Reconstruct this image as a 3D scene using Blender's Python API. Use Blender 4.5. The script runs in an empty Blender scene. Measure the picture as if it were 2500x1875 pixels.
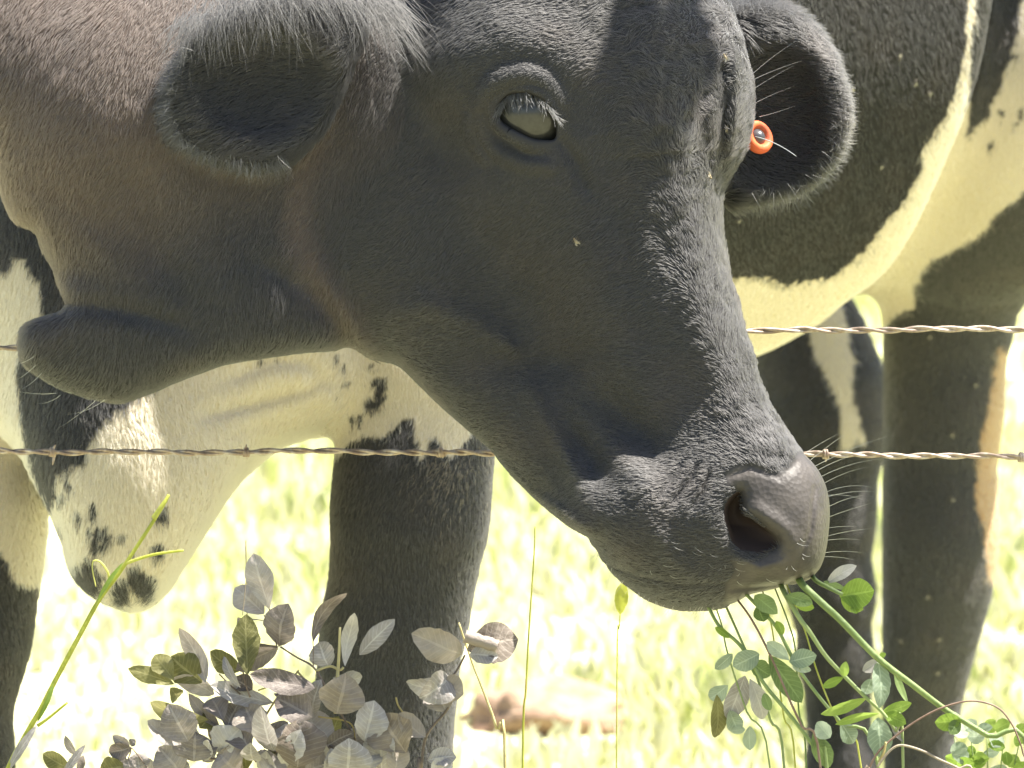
import bpy, bmesh, math, random
import numpy as np
from mathutils import Vector, Matrix

random.seed(7)
RNG = np.random.default_rng(11)
scene = bpy.context.scene
COL = scene.collection

# ------------------------------------------------------------------ camera
CAM_H, PITCH, D0 = 1.5, math.radians(8.0), 6.0        # camera height, tilt down, distance of the cow's head
W0 = 0.66                                             # metres across the frame at the head
PX = W0 / 2500.0                                      # one "unit" of the sketch used below, in metres
D0U = D0 / PX
cp, sp = math.cos(PITCH), math.sin(PITCH)
CAM = np.array([0.0, 0.0, CAM_H])
RIGHT = np.array([1.0, 0.0, 0.0])
UPV = np.array([0.0, sp, cp])
FWD = np.array([0.0, cp, -sp])

cd = bpy.data.cameras.new("camera")
cam = bpy.data.objects.new("camera", cd)
COL.objects.link(cam)
cam.location = CAM
cam.rotation_euler = (math.radians(90) - PITCH, 0, 0)
cd.sensor_width = 36.0
cd.lens = 36.0 * D0 / W0
cd.clip_start = 0.1
cd.clip_end = 2000.0
cd.dof.use_dof = True
cd.dof.focus_distance = D0 + 0.02
cd.dof.aperture_fstop = cd.lens / 16.0                # a 16 mm aperture
scene.camera = cam

# ------------------------------------------------------------------ light
SUN_DIR = Vector((0.41, 0.09, 0.90)).normalized()    # towards the sun, world axes (y runs away from the camera)
sun_el = math.asin(SUN_DIR.z)
world = bpy.data.worlds.new("World")
scene.world = world
world.use_nodes = True
wn = world.node_tree
bg = wn.nodes["Background"]
sky = wn.nodes.new("ShaderNodeTexSky")
sky.sky_type = 'NISHITA'
sky.sun_disc = False
sky.sun_elevation = sun_el
sky.sun_rotation = math.atan2(SUN_DIR.x, SUN_DIR.y)
sky.air_density = 1.0
sky.dust_density = 1.5
wn.links.new(sky.outputs[0], bg.inputs[0])
bg.inputs[1].default_value = 0.065

sd = bpy.data.lights.new("sun", 'SUN')
sun = bpy.data.objects.new("sun", sd)
COL.objects.link(sun)
sd.energy = 5.0
sd.angle = math.radians(0.53)
sd.color = (1.0, 0.95, 0.86)
sun.rotation_euler = SUN_DIR.to_track_quat('Z', 'Y').to_euler()

scene.view_settings.view_transform = 'Standard'
scene.view_settings.look = 'None'
scene.view_settings.gamma = 1.0
scene.view_settings.use_curve_mapping = False
scene.view_settings.exposure = 2.12
scene.cycles.max_bounces = 8
scene.cycles.diffuse_bounces = 4
scene.cycles.transparent_max_bounces = 8
try:
    scene.cycles_curves.shape = 'RIBBONS'
except Exception:
    pass

# ------------------------------------------------------------------ helpers
def U3(u, v, z=0.0):
    """sketch units: (u, v) as seen in the photograph at z units behind the head plane -> (X, Y, Z) units"""
    f = (D0U + z) / D0U
    return np.array([1250 + (u - 1250) * f, 937.5 + (v - 937.5) * f, z], dtype=np.float64)

def to_world(P):
    P = np.asarray(P, dtype=np.float64).reshape(-1, 3)
    x = (P[:, 0] - 1250) * PX
    y = (937.5 - P[:, 1]) * PX
    d = D0 + P[:, 2] * PX
    return CAM + x[:, None] * RIGHT + y[:, None] * UPV + d[:, None] * FWD

def dir_world(V):
    V = np.asarray(V, dtype=np.float64).reshape(-1, 3)
    return V[:, :1] * RIGHT - V[:, 1:2] * UPV + V[:, 2:3] * FWD

def WP(u, v, z=0.0):
    return to_world(U3(u, v, z))[0]

def uv_of(P):
    f = (D0U + P[:, 2]) / D0U
    return 1250 + (P[:, 0] - 1250) / f, 937.5 + (P[:, 1] - 937.5) / f

def tag(o, label=None, cat=None, group=None, kind=None):
    if label: o["label"] = label
    if cat: o["category"] = cat
    if group: o["group"] = group
    if kind: o["kind"] = kind
    return o

def empty(name, loc):
    o = bpy.data.objects.new(name, None)
    COL.objects.link(o)
    o.location = Vector(loc)
    o.empty_display_size = 0.05
    return o

def link_mesh(name, verts, faces, mats, parent=None, smooth=True, origin=None):
    """verts in world metres; stored relative to the parent's (or own) origin"""
    verts = np.asarray(verts, dtype=np.float64).reshape(-1, 3)
    base = np.array(parent.location) if parent is not None else (np.array(origin) if origin is not None else np.zeros(3))
    if parent is not None:
        p = parent
        while p.parent is not None:
            p = p.parent
            base = base + np.array(p.location)
    me = bpy.data.meshes.new(name)
    me.from_pydata((verts - base).tolist(), [], [list(map(int, f)) for f in faces])
    if not isinstance(mats, (list, tuple)): mats = [mats]
    for m in mats: me.materials.append(m)
    if smooth:
        me.polygons.foreach_set("use_smooth", np.ones(len(me.polygons), dtype=bool))
    me.update()
    o = bpy.data.objects.new(name, me)
    COL.objects.link(o)
    if parent is not None: o.parent = parent
    elif origin is not None: o.location = Vector(origin)
    return o

def catmull(pts, n=6, closed=False):
    p = np.asarray(pts, dtype=np.float64)
    N = len(p)
    out = []
    segs = N if closed else N - 1
    for i in range(segs):
        if closed:
            a, b, c, d = p[(i - 1) % N], p[i], p[(i + 1) % N], p[(i + 2) % N]
        else:
            a, b, c, d = p[max(i - 1, 0)], p[i], p[i + 1], p[min(i + 2, N - 1)]
        for k in range(n):
            t = k / n
            out.append(0.5 * ((2 * b) + (-a + c) * t + (2 * a - 5 * b + 4 * c - d) * t * t + (-a + 3 * b - 3 * c + d) * t ** 3))
    if not closed: out.append(p[-1])
    return np.array(out)

def tube_geo(pts, radii, sides=6):
    pts = np.asarray(pts, dtype=np.float64)
    n = len(pts)
    radii = np.broadcast_to(np.asarray(radii, dtype=np.float64), (n,))
    tan = np.gradient(pts, axis=0)
    tan /= np.linalg.norm(tan, axis=1)[:, None] + 1e-12
    ref = np.array([0.0, 1.0, 0.0])
    if abs(tan[0] @ ref) > 0.9: ref = np.array([0, 0, 1.0])
    nrm = np.cross(tan[0], ref); nrm /= np.linalg.norm(nrm)
    V, F = [], []
    for i in range(n):
        nrm = nrm - tan[i] * (nrm @ tan[i]); nrm /= np.linalg.norm(nrm) + 1e-12
        b = np.cross(tan[i], nrm)
        for k in range(sides):
            a = 2 * math.pi * k / sides
            V.append(pts[i] + radii[i] * (math.cos(a) * nrm + math.sin(a) * b))
    for i in range(n - 1):
        for k in range(sides):
            k2 = (k + 1) % sides
            F.append([i * sides + k, i * sides + k2, (i + 1) * sides + k2, (i + 1) * sides + k])
    F.append([k for k in range(sides)][::-1])
    F.append([(n - 1) * sides + k for k in range(sides)])
    return V, F

class Geo:
    def __init__(self): self.v, self.f = [], []
    def add(self, V, F):
        o = len(self.v)
        self.v.extend([np.asarray(p) for p in V]); self.f.extend([[i + o for i in q] for q in F])
        return self
    def tube(self, pts, r, sides=6): return self.add(*tube_geo(pts, r, sides))

def new_mat(name, rough=0.6, spec=0.5):
    m = bpy.data.materials.new(name)
    m.use_nodes = True
    n = m.node_tree.nodes; l = m.node_tree.links
    p = n["Principled BSDF"]
    p.inputs["Roughness"].default_value = rough
    p.inputs["Specular IOR Level"].default_value = spec
    return m, n, l, p

def noise_node(n, l, scale, detail=4, rough=0.6, coord="Object"):
    tc = n.new("ShaderNodeTexCoord")
    t = n.new("ShaderNodeTexNoise")
    t.inputs["Scale"].default_value = scale
    t.inputs["Detail"].default_value = detail
    t.inputs["Roughness"].default_value = rough
    l.new(tc.outputs[coord], t.inputs["Vector"])
    return t

def ramp_node(n, l, fac, stops):
    r = n.new("ShaderNodeValToRGB")
    e = r.color_ramp.elements
    while len(e) < len(stops): e.new(0.5)
    for el, (pos, c) in zip(e, stops):
        el.position = pos
        el.color = (*c, 1.0)
    l.new(fac, r.inputs["Fac"])
    return r

def bump_node(n, l, height, strength, dist, p):
    b = n.new("ShaderNodeBump")
    b.inputs["Strength"].default_value = strength
    b.inputs["Distance"].default_value = dist
    l.new(height, b.inputs["Height"])
    l.new(b.outputs["Normal"], p.inputs["Normal"])
    return b

# smooth value noise on arrays
_NG = np.random.default_rng(5).random((64, 64, 64)).astype(np.float32)
def vnoise(P, scale):
    q = np.asarray(P, dtype=np.float64) / scale
    i = np.floor(q).astype(int); f = q - i
    f = f * f * (3 - 2 * f)
    i0 = i % 64; i1 = (i + 1) % 64
    r = 0
    for dx in (0, 1):
        wx = f[:, 0] if dx else 1 - f[:, 0]; ix = i1[:, 0] if dx else i0[:, 0]
        for dy in (0, 1):
            wy = f[:, 1] if dy else 1 - f[:, 1]; iy = i1[:, 1] if dy else i0[:, 1]
            for dz in (0, 1):
                wz = f[:, 2] if dz else 1 - f[:, 2]; iz = i1[:, 2] if dz else i0[:, 2]
                r = r + wx * wy * wz * _NG[ix, iy, iz]
    return r * 2 - 1
m_soil, n, l, p = new_mat("pasture", 0.9, 0.2)
nz = noise_node(n, l, 9, 6, 0.7)
r = ramp_node(n, l, nz.outputs["Fac"], [(0.3, (0.36, 0.41, 0.16)), (0.5, (0.50, 0.50, 0.27)), (0.7, (0.56, 0.53, 0.36))])
l.new(r.outputs[0], p.inputs["Base Color"])
g = link_mesh("pasture_ground", [(-400, 6.1, 0), (400, 6.1, 0), (400, 900, 0), (-400, 900, 0)], [[0, 1, 2, 3]], m_soil)
tag(g, kind="structure")
m_near_dark, n, l, p = new_mat("near_ground_dark", 0.9, 0.2)  # near ground out of view, darkened to cut bounce light on the cow
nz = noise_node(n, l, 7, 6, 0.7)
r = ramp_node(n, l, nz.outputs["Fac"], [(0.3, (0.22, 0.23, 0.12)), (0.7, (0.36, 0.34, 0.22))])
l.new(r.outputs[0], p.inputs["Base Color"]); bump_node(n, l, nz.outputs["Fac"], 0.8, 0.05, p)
g = link_mesh("darkened_near_ground", [(-400, -200, 0), (400, -200, 0), (400, 6.1, 0), (-400, 6.1, 0)], [[0, 1, 2, 3]], m_near_dark)
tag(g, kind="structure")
# ------------------------------------------------------------------ the cow: one continuous skin
FARD = 320.0

class Ell:
    def __init__(s, c, r, ax=None):
        s.c = np.array(c, float); s.r = np.array(r, float)
        s.A = np.eye(3) if ax is None else np.array(ax, float)
        R = s.r.max()
        s.lo = s.c - R - FARD; s.hi = s.c + R + FARD
    def d(s, P):
        q = (P - s.c) @ s.A.T
        k0 = np.linalg.norm(q / s.r, axis=1)
        k1 = np.linalg.norm(q / (s.r * s.r), axis=1) + 1e-9
        return k0 * (k0 - 1.0) / k1

class Cone:
    def __init__(s, a, b, ra, rb):
        s.a = np.array(a, float); s.b = np.array(b, float); s.ra, s.rb = ra, rb
        R = max(ra, rb)
        s.lo = np.minimum(s.a, s.b) - R - FARD; s.hi = np.maximum(s.a, s.b) + R + FARD
    def d(s, P):
        ab = s.b - s.a; q = P - s.a
        t = np.clip(q @ ab / (ab @ ab), 0, 1)
        return np.linalg.norm(q - t[:, None] * ab, axis=1) - (s.ra + (s.rb - s.ra) * t)

class Poly:
    """2-D outline with a signed distance, at its own distance z0 behind the head plane"""
    def __init__(s, pts, z0=0.0, step=8.0, n=4, pad=360.0, closed=True):
        p = catmull(pts, n, True) if n > 1 else np.array(pts, float)
        s.z0 = z0; s.f = (D0U + z0) / D0U; s.step = step; s.pts = p
        lo = p.min(0) - pad; hi = p.max(0) + pad
        nx, ny = int((hi[0] - lo[0]) / step) + 2, int((hi[1] - lo[1]) / step) + 2
        gx = lo[0] + step * np.arange(nx); gy = lo[1] + step * np.arange(ny)
        X, Y = np.meshgrid(gx, gy, indexing='ij')
        Q = np.stack([X.ravel(), Y.ravel()], 1)
        best = np.full(len(Q), 1e18); ins = np.zeros(len(Q), bool)
        m = len(p)
        for i in range(m):
            a = p[i]; b = p[(i + 1) % m]; e = b - a
            w0 = Q[:, 0] - a[0]; w1 = Q[:, 1] - a[1]
            t = np.clip((w0 * e[0] + w1 * e[1]) / (e @ e + 1e-12), 0, 1)
            dd = (w0 - t * e[0]) ** 2 + (w1 - t * e[1]) ** 2
            np.minimum(best, dd, out=best)
            c = (a[1] > Q[:, 1]) != (b[1] > Q[:, 1])
            if c.any():
                xs = a[0] + (Q[:, 1] - a[1]) * e[0] / (e[1] if abs(e[1]) > 1e-9 else 1e-9)
                ins ^= c & (Q[:, 0] < xs)
        s.g = np.where(ins, -1, 1).astype(float) * np.sqrt(best)
        s.g = s.g.reshape(nx, ny); s.lo = lo; s.nx, s.ny = nx, ny
    def uv(s, U, V):
        x = np.clip((U - s.lo[0]) / s.step, 0, s.nx - 1.001); y = np.clip((V - s.lo[1]) / s.step, 0, s.ny - 1.001)
        i = x.astype(int); j = y.astype(int); fx = x - i; fy = y - j
        g = s.g
        return (g[i, j] * (1 - fx) + g[i + 1, j] * fx) * (1 - fy) + (g[i, j + 1] * (1 - fx) + g[i + 1, j + 1] * fx) * fy
    def d(s, P):
        return s.uv(1250 + (P[:, 0] - 1250) / s.f, 937.5 + (P[:, 1] - 937.5) / s.f) * s.f

def smin(a, b, k):
    h = np.maximum(k - np.abs(a - b), 0) / k
    return np.minimum(a, b) - h * h * k * 0.25
def smax(a, b, k): return -smin(-a, -b, k)

def axes_from(e1, e2):
    e1 = np.array(e1, float); e1 /= np.linalg.norm(e1)
    e2 = np.array(e2, float); e2 -= e1 * (e2 @ e1); e2 /= np.linalg.norm(e2)
    return [e1, e2, np.cross(e1, e2)]

def chain(pts):
    out = []
    Q = [(U3(u, v, z), r * (D0U + z) / D0U) for u, v, z, r in pts]
    for (a, ra), (b, rb) in zip(Q[:-1], Q[1:]):
        out.append(Cone(a, b, ra, rb))
    return out

HEAD_OUT = Poly([(1790, -80), (1818, 60), (1848, 180), (1853, 280), (1826, 370), (1788, 450), (1775, 530), (1784, 630), (1812, 740),
    (1850, 860), (1885, 965), (1943, 1072), (2000, 1130), (2026, 1190), (2037, 1280), (2029, 1370), (1996, 1424), (1930, 1440),
    (1836, 1449), (1795, 1472), (1740, 1494), (1660, 1499), (1590, 1477), (1530, 1432), (1475, 1387), (1440, 1345), (1370, 1313),
    (1290, 1267), (1200, 1207), (1110, 1125), (1040, 1035), (980, 938), (915, 867), (865, 815), (795, 720), (735, 620), (680, 480),
    (690, 300), (760, 100), (840, -100), (1000, -420), (1400, -560), (1700, -400)], 60, 8)
NECK_OUT = Poly([(-2600, -2600), (-900, -700), (-420, -250), (-150, 100), (-45, 300), (-2, 440), (30, 525), (77, 558), (95, 608), (127, 662),
    (152, 712), (146, 752), (118, 772), (76, 790), (58, 806), (47, 842), (56, 886), (95, 920), (140, 948), (200, 970), (285, 981), (350, 957), (450, 917), (560, 881), (700, 858),
    (800, 852), (880, 860), (960, 900), (1100, 900), (1200, 600), (1300, 0), (1200, -2600)], 250, 10)
EARL_OUT = Poly([(900, 40), (866, 130), (838, 200), (803, 280), (757, 345), (695, 402), (620, 416), (540, 399), (460, 366), (420, 325),
    (404, 270), (408, 215), (430, 165), (475, 105), (530, 60), (620, 15), (720, -25), (860, -60)], 0)
EARR_OUT = Poly([(1740, -30), (1800, 6), (1870, 3), (1950, 38), (2010, 108), (2045, 185), (2062, 262), (2052, 340), (2012, 408),
    (1945, 458), (1850, 485), (1760, 490), (1690, 300)], 420)
BRISKET_OUT = Poly([(-900, 200), (-500, 980), (-150, 1060), (0, 1112), (60, 1180), (105, 1245), (140, 1325), (160, 1400), (205, 1455),
    (280, 1492), (340, 1494), (400, 1445), (470, 1335), (560, 1205), (655, 1108), (740, 1074), (838, 1062), (930, 1030), (1150, 900), (1250, 200)], 1500)
BELLY_OUT = Poly([(-2200, 850), (600, 935), (1300, 935), (1700, 905), (1850, 868), (1985, 796), (2052, 742), (2140, 675), (2200, 590), (2270, 440),
    (2360, 200), (2420, -100), (2560, -500), (3400, -1000), (3800, -3200), (-2200, -3200)], 4300, 12)

def ridge(poly, w, amp):
    return (np.array(poly, float), w, amp)
RELIEF = [ridge([(1600, 20), (1612, 200), (1625, 380)], 150, 36),   # folds, creases and muscles of the face: (polyline, width, height)
    ridge([(1440, 1318), (1385, 1292), (1300, 1243), (1200, 1165), (1100, 1062), (1030, 975)], 15, -22),
    ridge([(1450, 1300), (1400, 1270), (1310, 1215), (1210, 1130)], 24, 12),
    ridge([(845, 210), (790, 310), (745, 420), (730, 520), (765, 640), (835, 760), (905, 855)], 30, 27),
    ridge([(800, 250), (720, 400), (672, 520), (690, 620)], 28, -16),
    ridge([(930, 770), (1040, 745), (1150, 785), (1240, 835)], 40, 13),
    ridge([(1225, 825), (1262, 858)], 15, 14),
    ridge([(1000, 860), (1120, 880), (1260, 900), (1400, 880), (1520, 800)], 50, -10),
    ridge([(1285, 930), (1330, 1020), (1385, 1120), (1430, 1200)], 32, 14),
    ridge([(1405, 1005), (1470, 1060), (1530, 1130), (1580, 1200)], 50, 18),
    ridge([(1375, 1000), (1420, 1080), (1470, 1170)], 24, -4),
    ridge([(1470, 960), (1550, 1020), (1600, 1090)], 40, -8),
    ridge([(1365, 340), (1410, 400), (1435, 470)], 22, -14),
    ridge([(1120, 160), (1230, 95), (1340, 110), (1430, 190)], 80, 18),
    ridge([(1060, 250), (1085, 380), (1130, 450)], 70, -8),
    ridge([(1480, 330), (1500, 520), (1560, 760), (1640, 960)], 70, -16),
    ridge([(1655, 300), (1670, 520), (1720, 800), (1790, 1000)], 60, 22),
    ridge([(1795, 120), (1800, 240), (1785, 350)], 14, 14),
    ridge([(1765, 110), (1770, 260), (1760, 380)], 13, -12),
    ridge([(1740, 240), (1735, 330)], 13, 9),
    ridge([(1705, 1130), (1685, 1170), (1640, 1225)], 9, -11),
    ridge([(1735, 1150), (1715, 1195), (1690, 1240)], 9, -9),
    ridge([(1670, 1130), (1640, 1170), (1610, 1215)], 10, -8),
    ridge([(1600, 1290), (1640, 1360), (1700, 1400)], 30, 12),
    ridge([(1750, 1170), (1830, 1140), (1900, 1165), (1945, 1125)], 12, -4),
    ridge([(1900, 1150), (1905, 1110)], 12, -5),
    ridge([(1835, 1240), (1870, 1262), (1910, 1290), (1935, 1330)], 24, 11),
    ridge([(1795, 1350), (1850, 1385), (1905, 1370)], 18, 12),
    ridge([(1780, 1438), (1850, 1432), (1920, 1425), (1990, 1395)], 9, -7),
    ridge([(1480, 1380), (1560, 1405), (1660, 1425), (1790, 1425)], 10, -4),
    ridge([(1985, 1190), (1975, 1290), (1930, 1420)], 7, -5),
]
NECK_RELIEF = [
    ridge([(120, 745), (200, 742), (280, 752), (360, 768), (460, 795)], 34, -16),
    ridge([(40, 560), (130, 640), (230, 690)], 40, -8),
    ridge([(60, 500), (180, 560), (300, 640)], 50, 8),
    ridge([(640, 640), (760, 720), (880, 850)], 40, -14),
    ridge([(330, 420), (380, 620), (500, 760)], 50, -8),
]
CHEST_RELIEF = [
    ridge([(500, 1015), (620, 985), (700, 962), (790, 935)], 24, -18),
    ridge([(580, 960), (690, 915), (770, 930), (815, 985), (830, 1060)], 26, 4),
    ridge([(540, 930), (660, 880), (740, 880), (800, 930)], 24, -8),
    ridge([(560, 1060), (680, 1020), (790, 985)], 28, -6),
]
def relief(rs, U, V):
    out = np.zeros(len(U))
    for pl, w, amp in rs:
        lo = pl.min(0) - 3 * w; hi = pl.max(0) + 3 * w
        m = (U > lo[0]) & (U < hi[0]) & (V > lo[1]) & (V < hi[1])
        if not m.any(): continue
        u = U[m]; v = V[m]; best = np.full(len(u), 1e9); bt = np.zeros(len(u)); n = len(pl) - 1
        for i in range(n):
            a, e = pl[i], pl[i + 1] - pl[i]
            t = np.clip(((u - a[0]) * e[0] + (v - a[1]) * e[1]) / (e @ e), 0, 1)
            dd = (u - a[0] - t * e[0]) ** 2 + (v - a[1] - t * e[1]) ** 2
            k = dd < best; best = np.where(k, dd, best); bt = np.where(k, (i + t) / n, bt)
        fade = 0.35 + 0.65 * np.sqrt(np.clip(4 * bt * (1 - bt), 0, 1))
        out[m] += amp * np.exp(-best / (2 * (w * 0.6) ** 2)) * fade
    return out

E1 = np.array([0.31, 0.95, -0.03])
FRONT = np.array([0.78, -0.26, -0.60])
AXH = axes_from(E1, FRONT)
HEAD = [(Ell((1380, 130, 330), (560, 400, 410), AXH), 1),
        (Ell((1060, 500, 330), (430, 330, 290), AXH), 160),
        (Cone((1440, 420, 250), (1760, 1130, 90), 330, 190), 140),
        (Cone((960, 620, 300), (1500, 1220, 130), 200, 120), 160),
        (Ell((1812, 1268, 70), (268, 285, 222), AXH), 120),
        (Ell((1650, 1378, 90), (228, 152, 165)), 90),
        (Ell((1600, 1265, 10), (235, 125, 170)), 130),
        (Ell((1240, 170, 60), (190, 120, 120)), 140),
        (Ell((1760, 220, 260), (130, 240, 200)), 90)]
NECK = [(p, 260) for p in chain([(900, 300, 430, 380), (380, 290, 520, 450), (-150, 60, 900, 560)])] + \
       [(p, 300) for p in chain([(-150, 60, 900, 560), (-250, -500, 1900, 800), (300, -900, 3000, 900)])] + \
       [(Ell((330, 820, 260), (340, 190, 150)), 200), (Ell((650, 690, 320), (360, 260, 230)), 240)]
EARL = [(Ell((640, 200, 20), (290, 230, 110)), 1), (Cone((790, 150, 40), (1000, 110, 200), 100, 140), 60)]
EARL_H = Ell((650, 205, -95), (190, 150, 105))
EARR = [(Ell((1880, 250, 430), (250, 280, 110)), 1)]
EARR_H = Ell((1885, 280, 330), (150, 185, 90))
CHEST = [(Ell(U3(420, 700, 2100), (640, 600, 620)), 1), (Ell(U3(330, 1130, 1780), (330, 480, 400)), 200),
         (Ell(U3(700, 900, 2050), (330, 260, 400)), 150)]
FORE = [(p, 90) for p in chain([(1040, 600, 2150, 330), (1030, 900, 1900, 205), (1009, 1150, 1850, 171), (998, 1290, 1850, 168), (976, 1460, 1870, 152),
        (953, 1570, 1880, 149), (940, 1720, 1900, 149), (932, 1875, 1930, 147), (930, 2100, 1980, 120), (930, 2500, 2060, 92), (930, 2750, 2120, 110), (925, 2980, 2150, 150)])]
FOREFAR = [(p, 90) for p in chain([(-130, 700, 2500, 320), (-70, 1000, 2350, 190), (-48, 1240, 2280, 142), (-58, 1350, 2280, 138), (-68, 1440, 2280, 132), (-78, 1560, 2280, 131), (-118, 1875, 2330, 131),
        (-120, 2500, 2400, 95), (-120, 2750, 2450, 110), (-125, 2950, 2480, 150)])]
TORSO = [(Cone((600, -290, 2900), (2330, -255, 5150), 1190, 1200), 1), (Ell((1000, -150, 2600), (800, 900, 650)), 300), (Ell(U3(900, 80, 2050), (480, 600, 700)), 250), (Ell((2700, -600, 5900), (850, 850, 800)), 400)]
HIND = [(Ell(U3(2500, 120, 5150), (520, 700, 640)), 1), (Ell(U3(2330, 480, 5250), (270, 330, 330)), 160)] + [(p, 90) for p in chain([(2380, 520, 5350, 240), (2315, 700, 5450, 164), (2298, 850, 5480, 142), (2295, 1000, 5500, 136), (2286, 1130, 5520, 126),
        (2274, 1250, 5540, 140), (2272, 1340, 5550, 143), (2267, 1440, 5560, 130), (2247, 1550, 5580, 119), (2240, 1650, 5600, 98), (2238, 1750, 5620, 80), (2236, 1875, 5640, 73),
        (2230, 2150, 5700, 82), (2230, 2260, 5750, 105)])]
HINDFAR = [(Ell(U3(1900, 120, 7000), (480, 520, 450)), 1), (Ell(U3(2180, 150, 6900), (480, 460, 480)), 100)] + [(p, 60) for p in chain([(1880, 520, 7000, 170), (1922, 745, 7000, 128), (1968, 840, 7000, 140), (1998, 950, 7000, 154), (2005, 1050, 7000, 152), (2008, 1250, 7000, 121), (2030, 1450, 7020, 96),
        (2040, 1600, 7050, 82), (2054, 1875, 7100, 75), (2056, 2080, 7150, 80), (2056, 2180, 7200, 105)])]
TAIL = [(p, 30) for p in chain([(3000, -700, 6900, 90), (3050, 200, 7100, 55), (3050, 1000, 7200, 50), (3040, 1500, 7250, 70)])]

EYE_OUT = Poly([(1216, 270), (1226, 249), (1246, 233), (1281, 231), (1317, 243), (1338, 263), (1353, 288), (1358, 318), (1352, 342), (1322, 343), (1296, 338), (1254, 318), (1224, 296)], 0, 3, 4, 60)
NOSTRIL_OUT = Poly([(1801, 1199), (1778, 1221), (1769, 1243), (1771, 1270), (1779, 1294), (1788, 1321), (1812, 1342), (1845, 1353), (1874, 1348), (1893, 1337),
    (1898, 1319), (1885, 1300), (1863, 1284), (1838, 1266), (1816, 1252), (1811, 1234), (1809, 1214)], 0, 4, 4, 90)

NOSE = Poly([(1778, 1185), (1775, 1155), (1800, 1138), (1850, 1140), (1895, 1160), (1925, 1145), (1950, 1108), (1990, 1110), (2070, 1190), (2080, 1470), (1770, 1475), (1775, 1425), (1800, 1395), (1790, 1365),
    (1850, 1375), (1905, 1340), (1860, 1270), (1820, 1240), (1812, 1205), (1800, 1190)], 0, 6, 1)
EYE = {}
def run(prims, P, d=None):
    if d is None: d = np.full(len(P), FARD)
    if len(P) == 0: return d
    plo, phi = P.min(0), P.max(0)
    for p, k in prims:
        if (plo > p.hi).any() or (phi < p.lo).any(): continue
        m = (P[:, 0] > p.lo[0]) & (P[:, 0] < p.hi[0]) & (P[:, 1] > p.lo[1]) & (P[:, 1] < p.hi[1]) & (P[:, 2] > p.lo[2]) & (P[:, 2] < p.hi[2])
        if not m.any(): continue
        d[m] = smin(d[m], p.d(P[m]), k) if k > 1 else np.minimum(d[m], p.d(P[m]))
    return d

def near(d): return d < FARD - 1

def sdf_head(P):
    d = run(HEAD, P)
    m = near(d)
    if m.any():
        Q = P[m]
        dd = smax(d[m], HEAD_OUT.d(Q), 110)
        fz = np.clip((520 - Q[:, 2]) / 200, 0, 1)
        dd = dd - relief(RELIEF, Q[:, 0], Q[:, 1]) * fz
        # fine uneven skin
        cur = np.clip((Q[:, 0] - (1480 + 0.32 * (Q[:, 1] - 300))) / 100, 0, 1)
        cur = cur * np.clip(NOSE.uv(Q[:, 0], Q[:, 1]) / 30, 0, 1)
        dd = dd - (5.0 * vnoise(Q, 120.0) + cur * (4.0 * vnoise(Q, 34.0) + 2.0 * vnoise(Q + 90, 18.0))) * fz
        if EYE:
            e = (Q[:, 0] > 1100) & (Q[:, 0] < 1440) & (Q[:, 1] > 120) & (Q[:, 1] < 450) & (Q[:, 2] < 420)
            if e.any():
                q = Q[e]; x = dd[e]
                lids = run(EYE['lids'], q)
                x = smin(x, lids, 22)
                cut = np.maximum(EYE_OUT.uv(q[:, 0], q[:, 1]), q[:, 2] - (EYE['c'][2] - 20))
                x = smax(x, -cut, 10)
                dd[e] = x
            e = (Q[:, 0] > 1650) & (Q[:, 0] < 2000) & (Q[:, 1] > 1090) & (Q[:, 1] < 1450) & (Q[:, 2] < 330)
            if e.any():
                q = Q[e]
                slope = np.clip((q[:, 1] - 1280) / 80, 0, 1)
                floor = EYE['nz'] + 88 - 62 * slope
                cut = smax(NOSTRIL_OUT.uv(q[:, 0], q[:, 1]) + 4, q[:, 2] - floor, 40)
                dd[e] = smax(dd[e], -cut, 44)
        d[m] = dd
    return d

def sdf_group(name, P):
    if name == 'head': return sdf_head(P)
    if name == 'neck':
        d = run(NECK, P); m = near(d)
        if m.any():
            Q = P[m]; d[m] = smax(d[m], NECK_OUT.d(Q), 64) - relief(NECK_RELIEF, Q[:, 0], Q[:, 1]) * np.clip((700 - Q[:, 2]) / 200, 0, 1) - 6 * vnoise(Q, 160.0)
        return d
    if name == 'earl':
        d = run(EARL, P); m = near(d)
        if m.any():
            x = smax(d[m], EARL_OUT.d(P[m]), 50); d[m] = smax(x, -EARL_H.d(P[m]), 34)
        return d
    if name == 'earr':
        d = run(EARR, P); m = near(d)
        if m.any():
            x = smax(d[m], EARR_OUT.d(P[m]), 50); d[m] = smax(x, -EARR_H.d(P[m]), 40)
        return d
    if name == 'chest':
        d = run(CHEST, P); m = near(d)
        if m.any():
            Q = P[m]; u, v = uv_of(Q)
            d[m] = smax(d[m], BRISKET_OUT.d(Q), 130) - 1.1 * relief(CHEST_RELIEF, u, v) * np.clip((2300 - Q[:, 2]) / 200, 0, 1)
        return d
    if name == 'fore': return run(FORE, P)
    if name == 'forefar': return run(FOREFAR, P)
    if name == 'torso':
        d = run(TORSO, P); m = near(d)
        if m.any(): d[m] = smax(d[m], BELLY_OUT.d(P[m]), 70)
        return d
    if name == 'hind':
        d = run(HIND, P); m = near(d)
        if m.any(): d[m] = smax(d[m], 2157 - uv_of(P[m])[0], 40)
        return d
    if name == 'hindfar': return run(HINDFAR, P)
    if name == 'tail': return run(TAIL, P)

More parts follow.
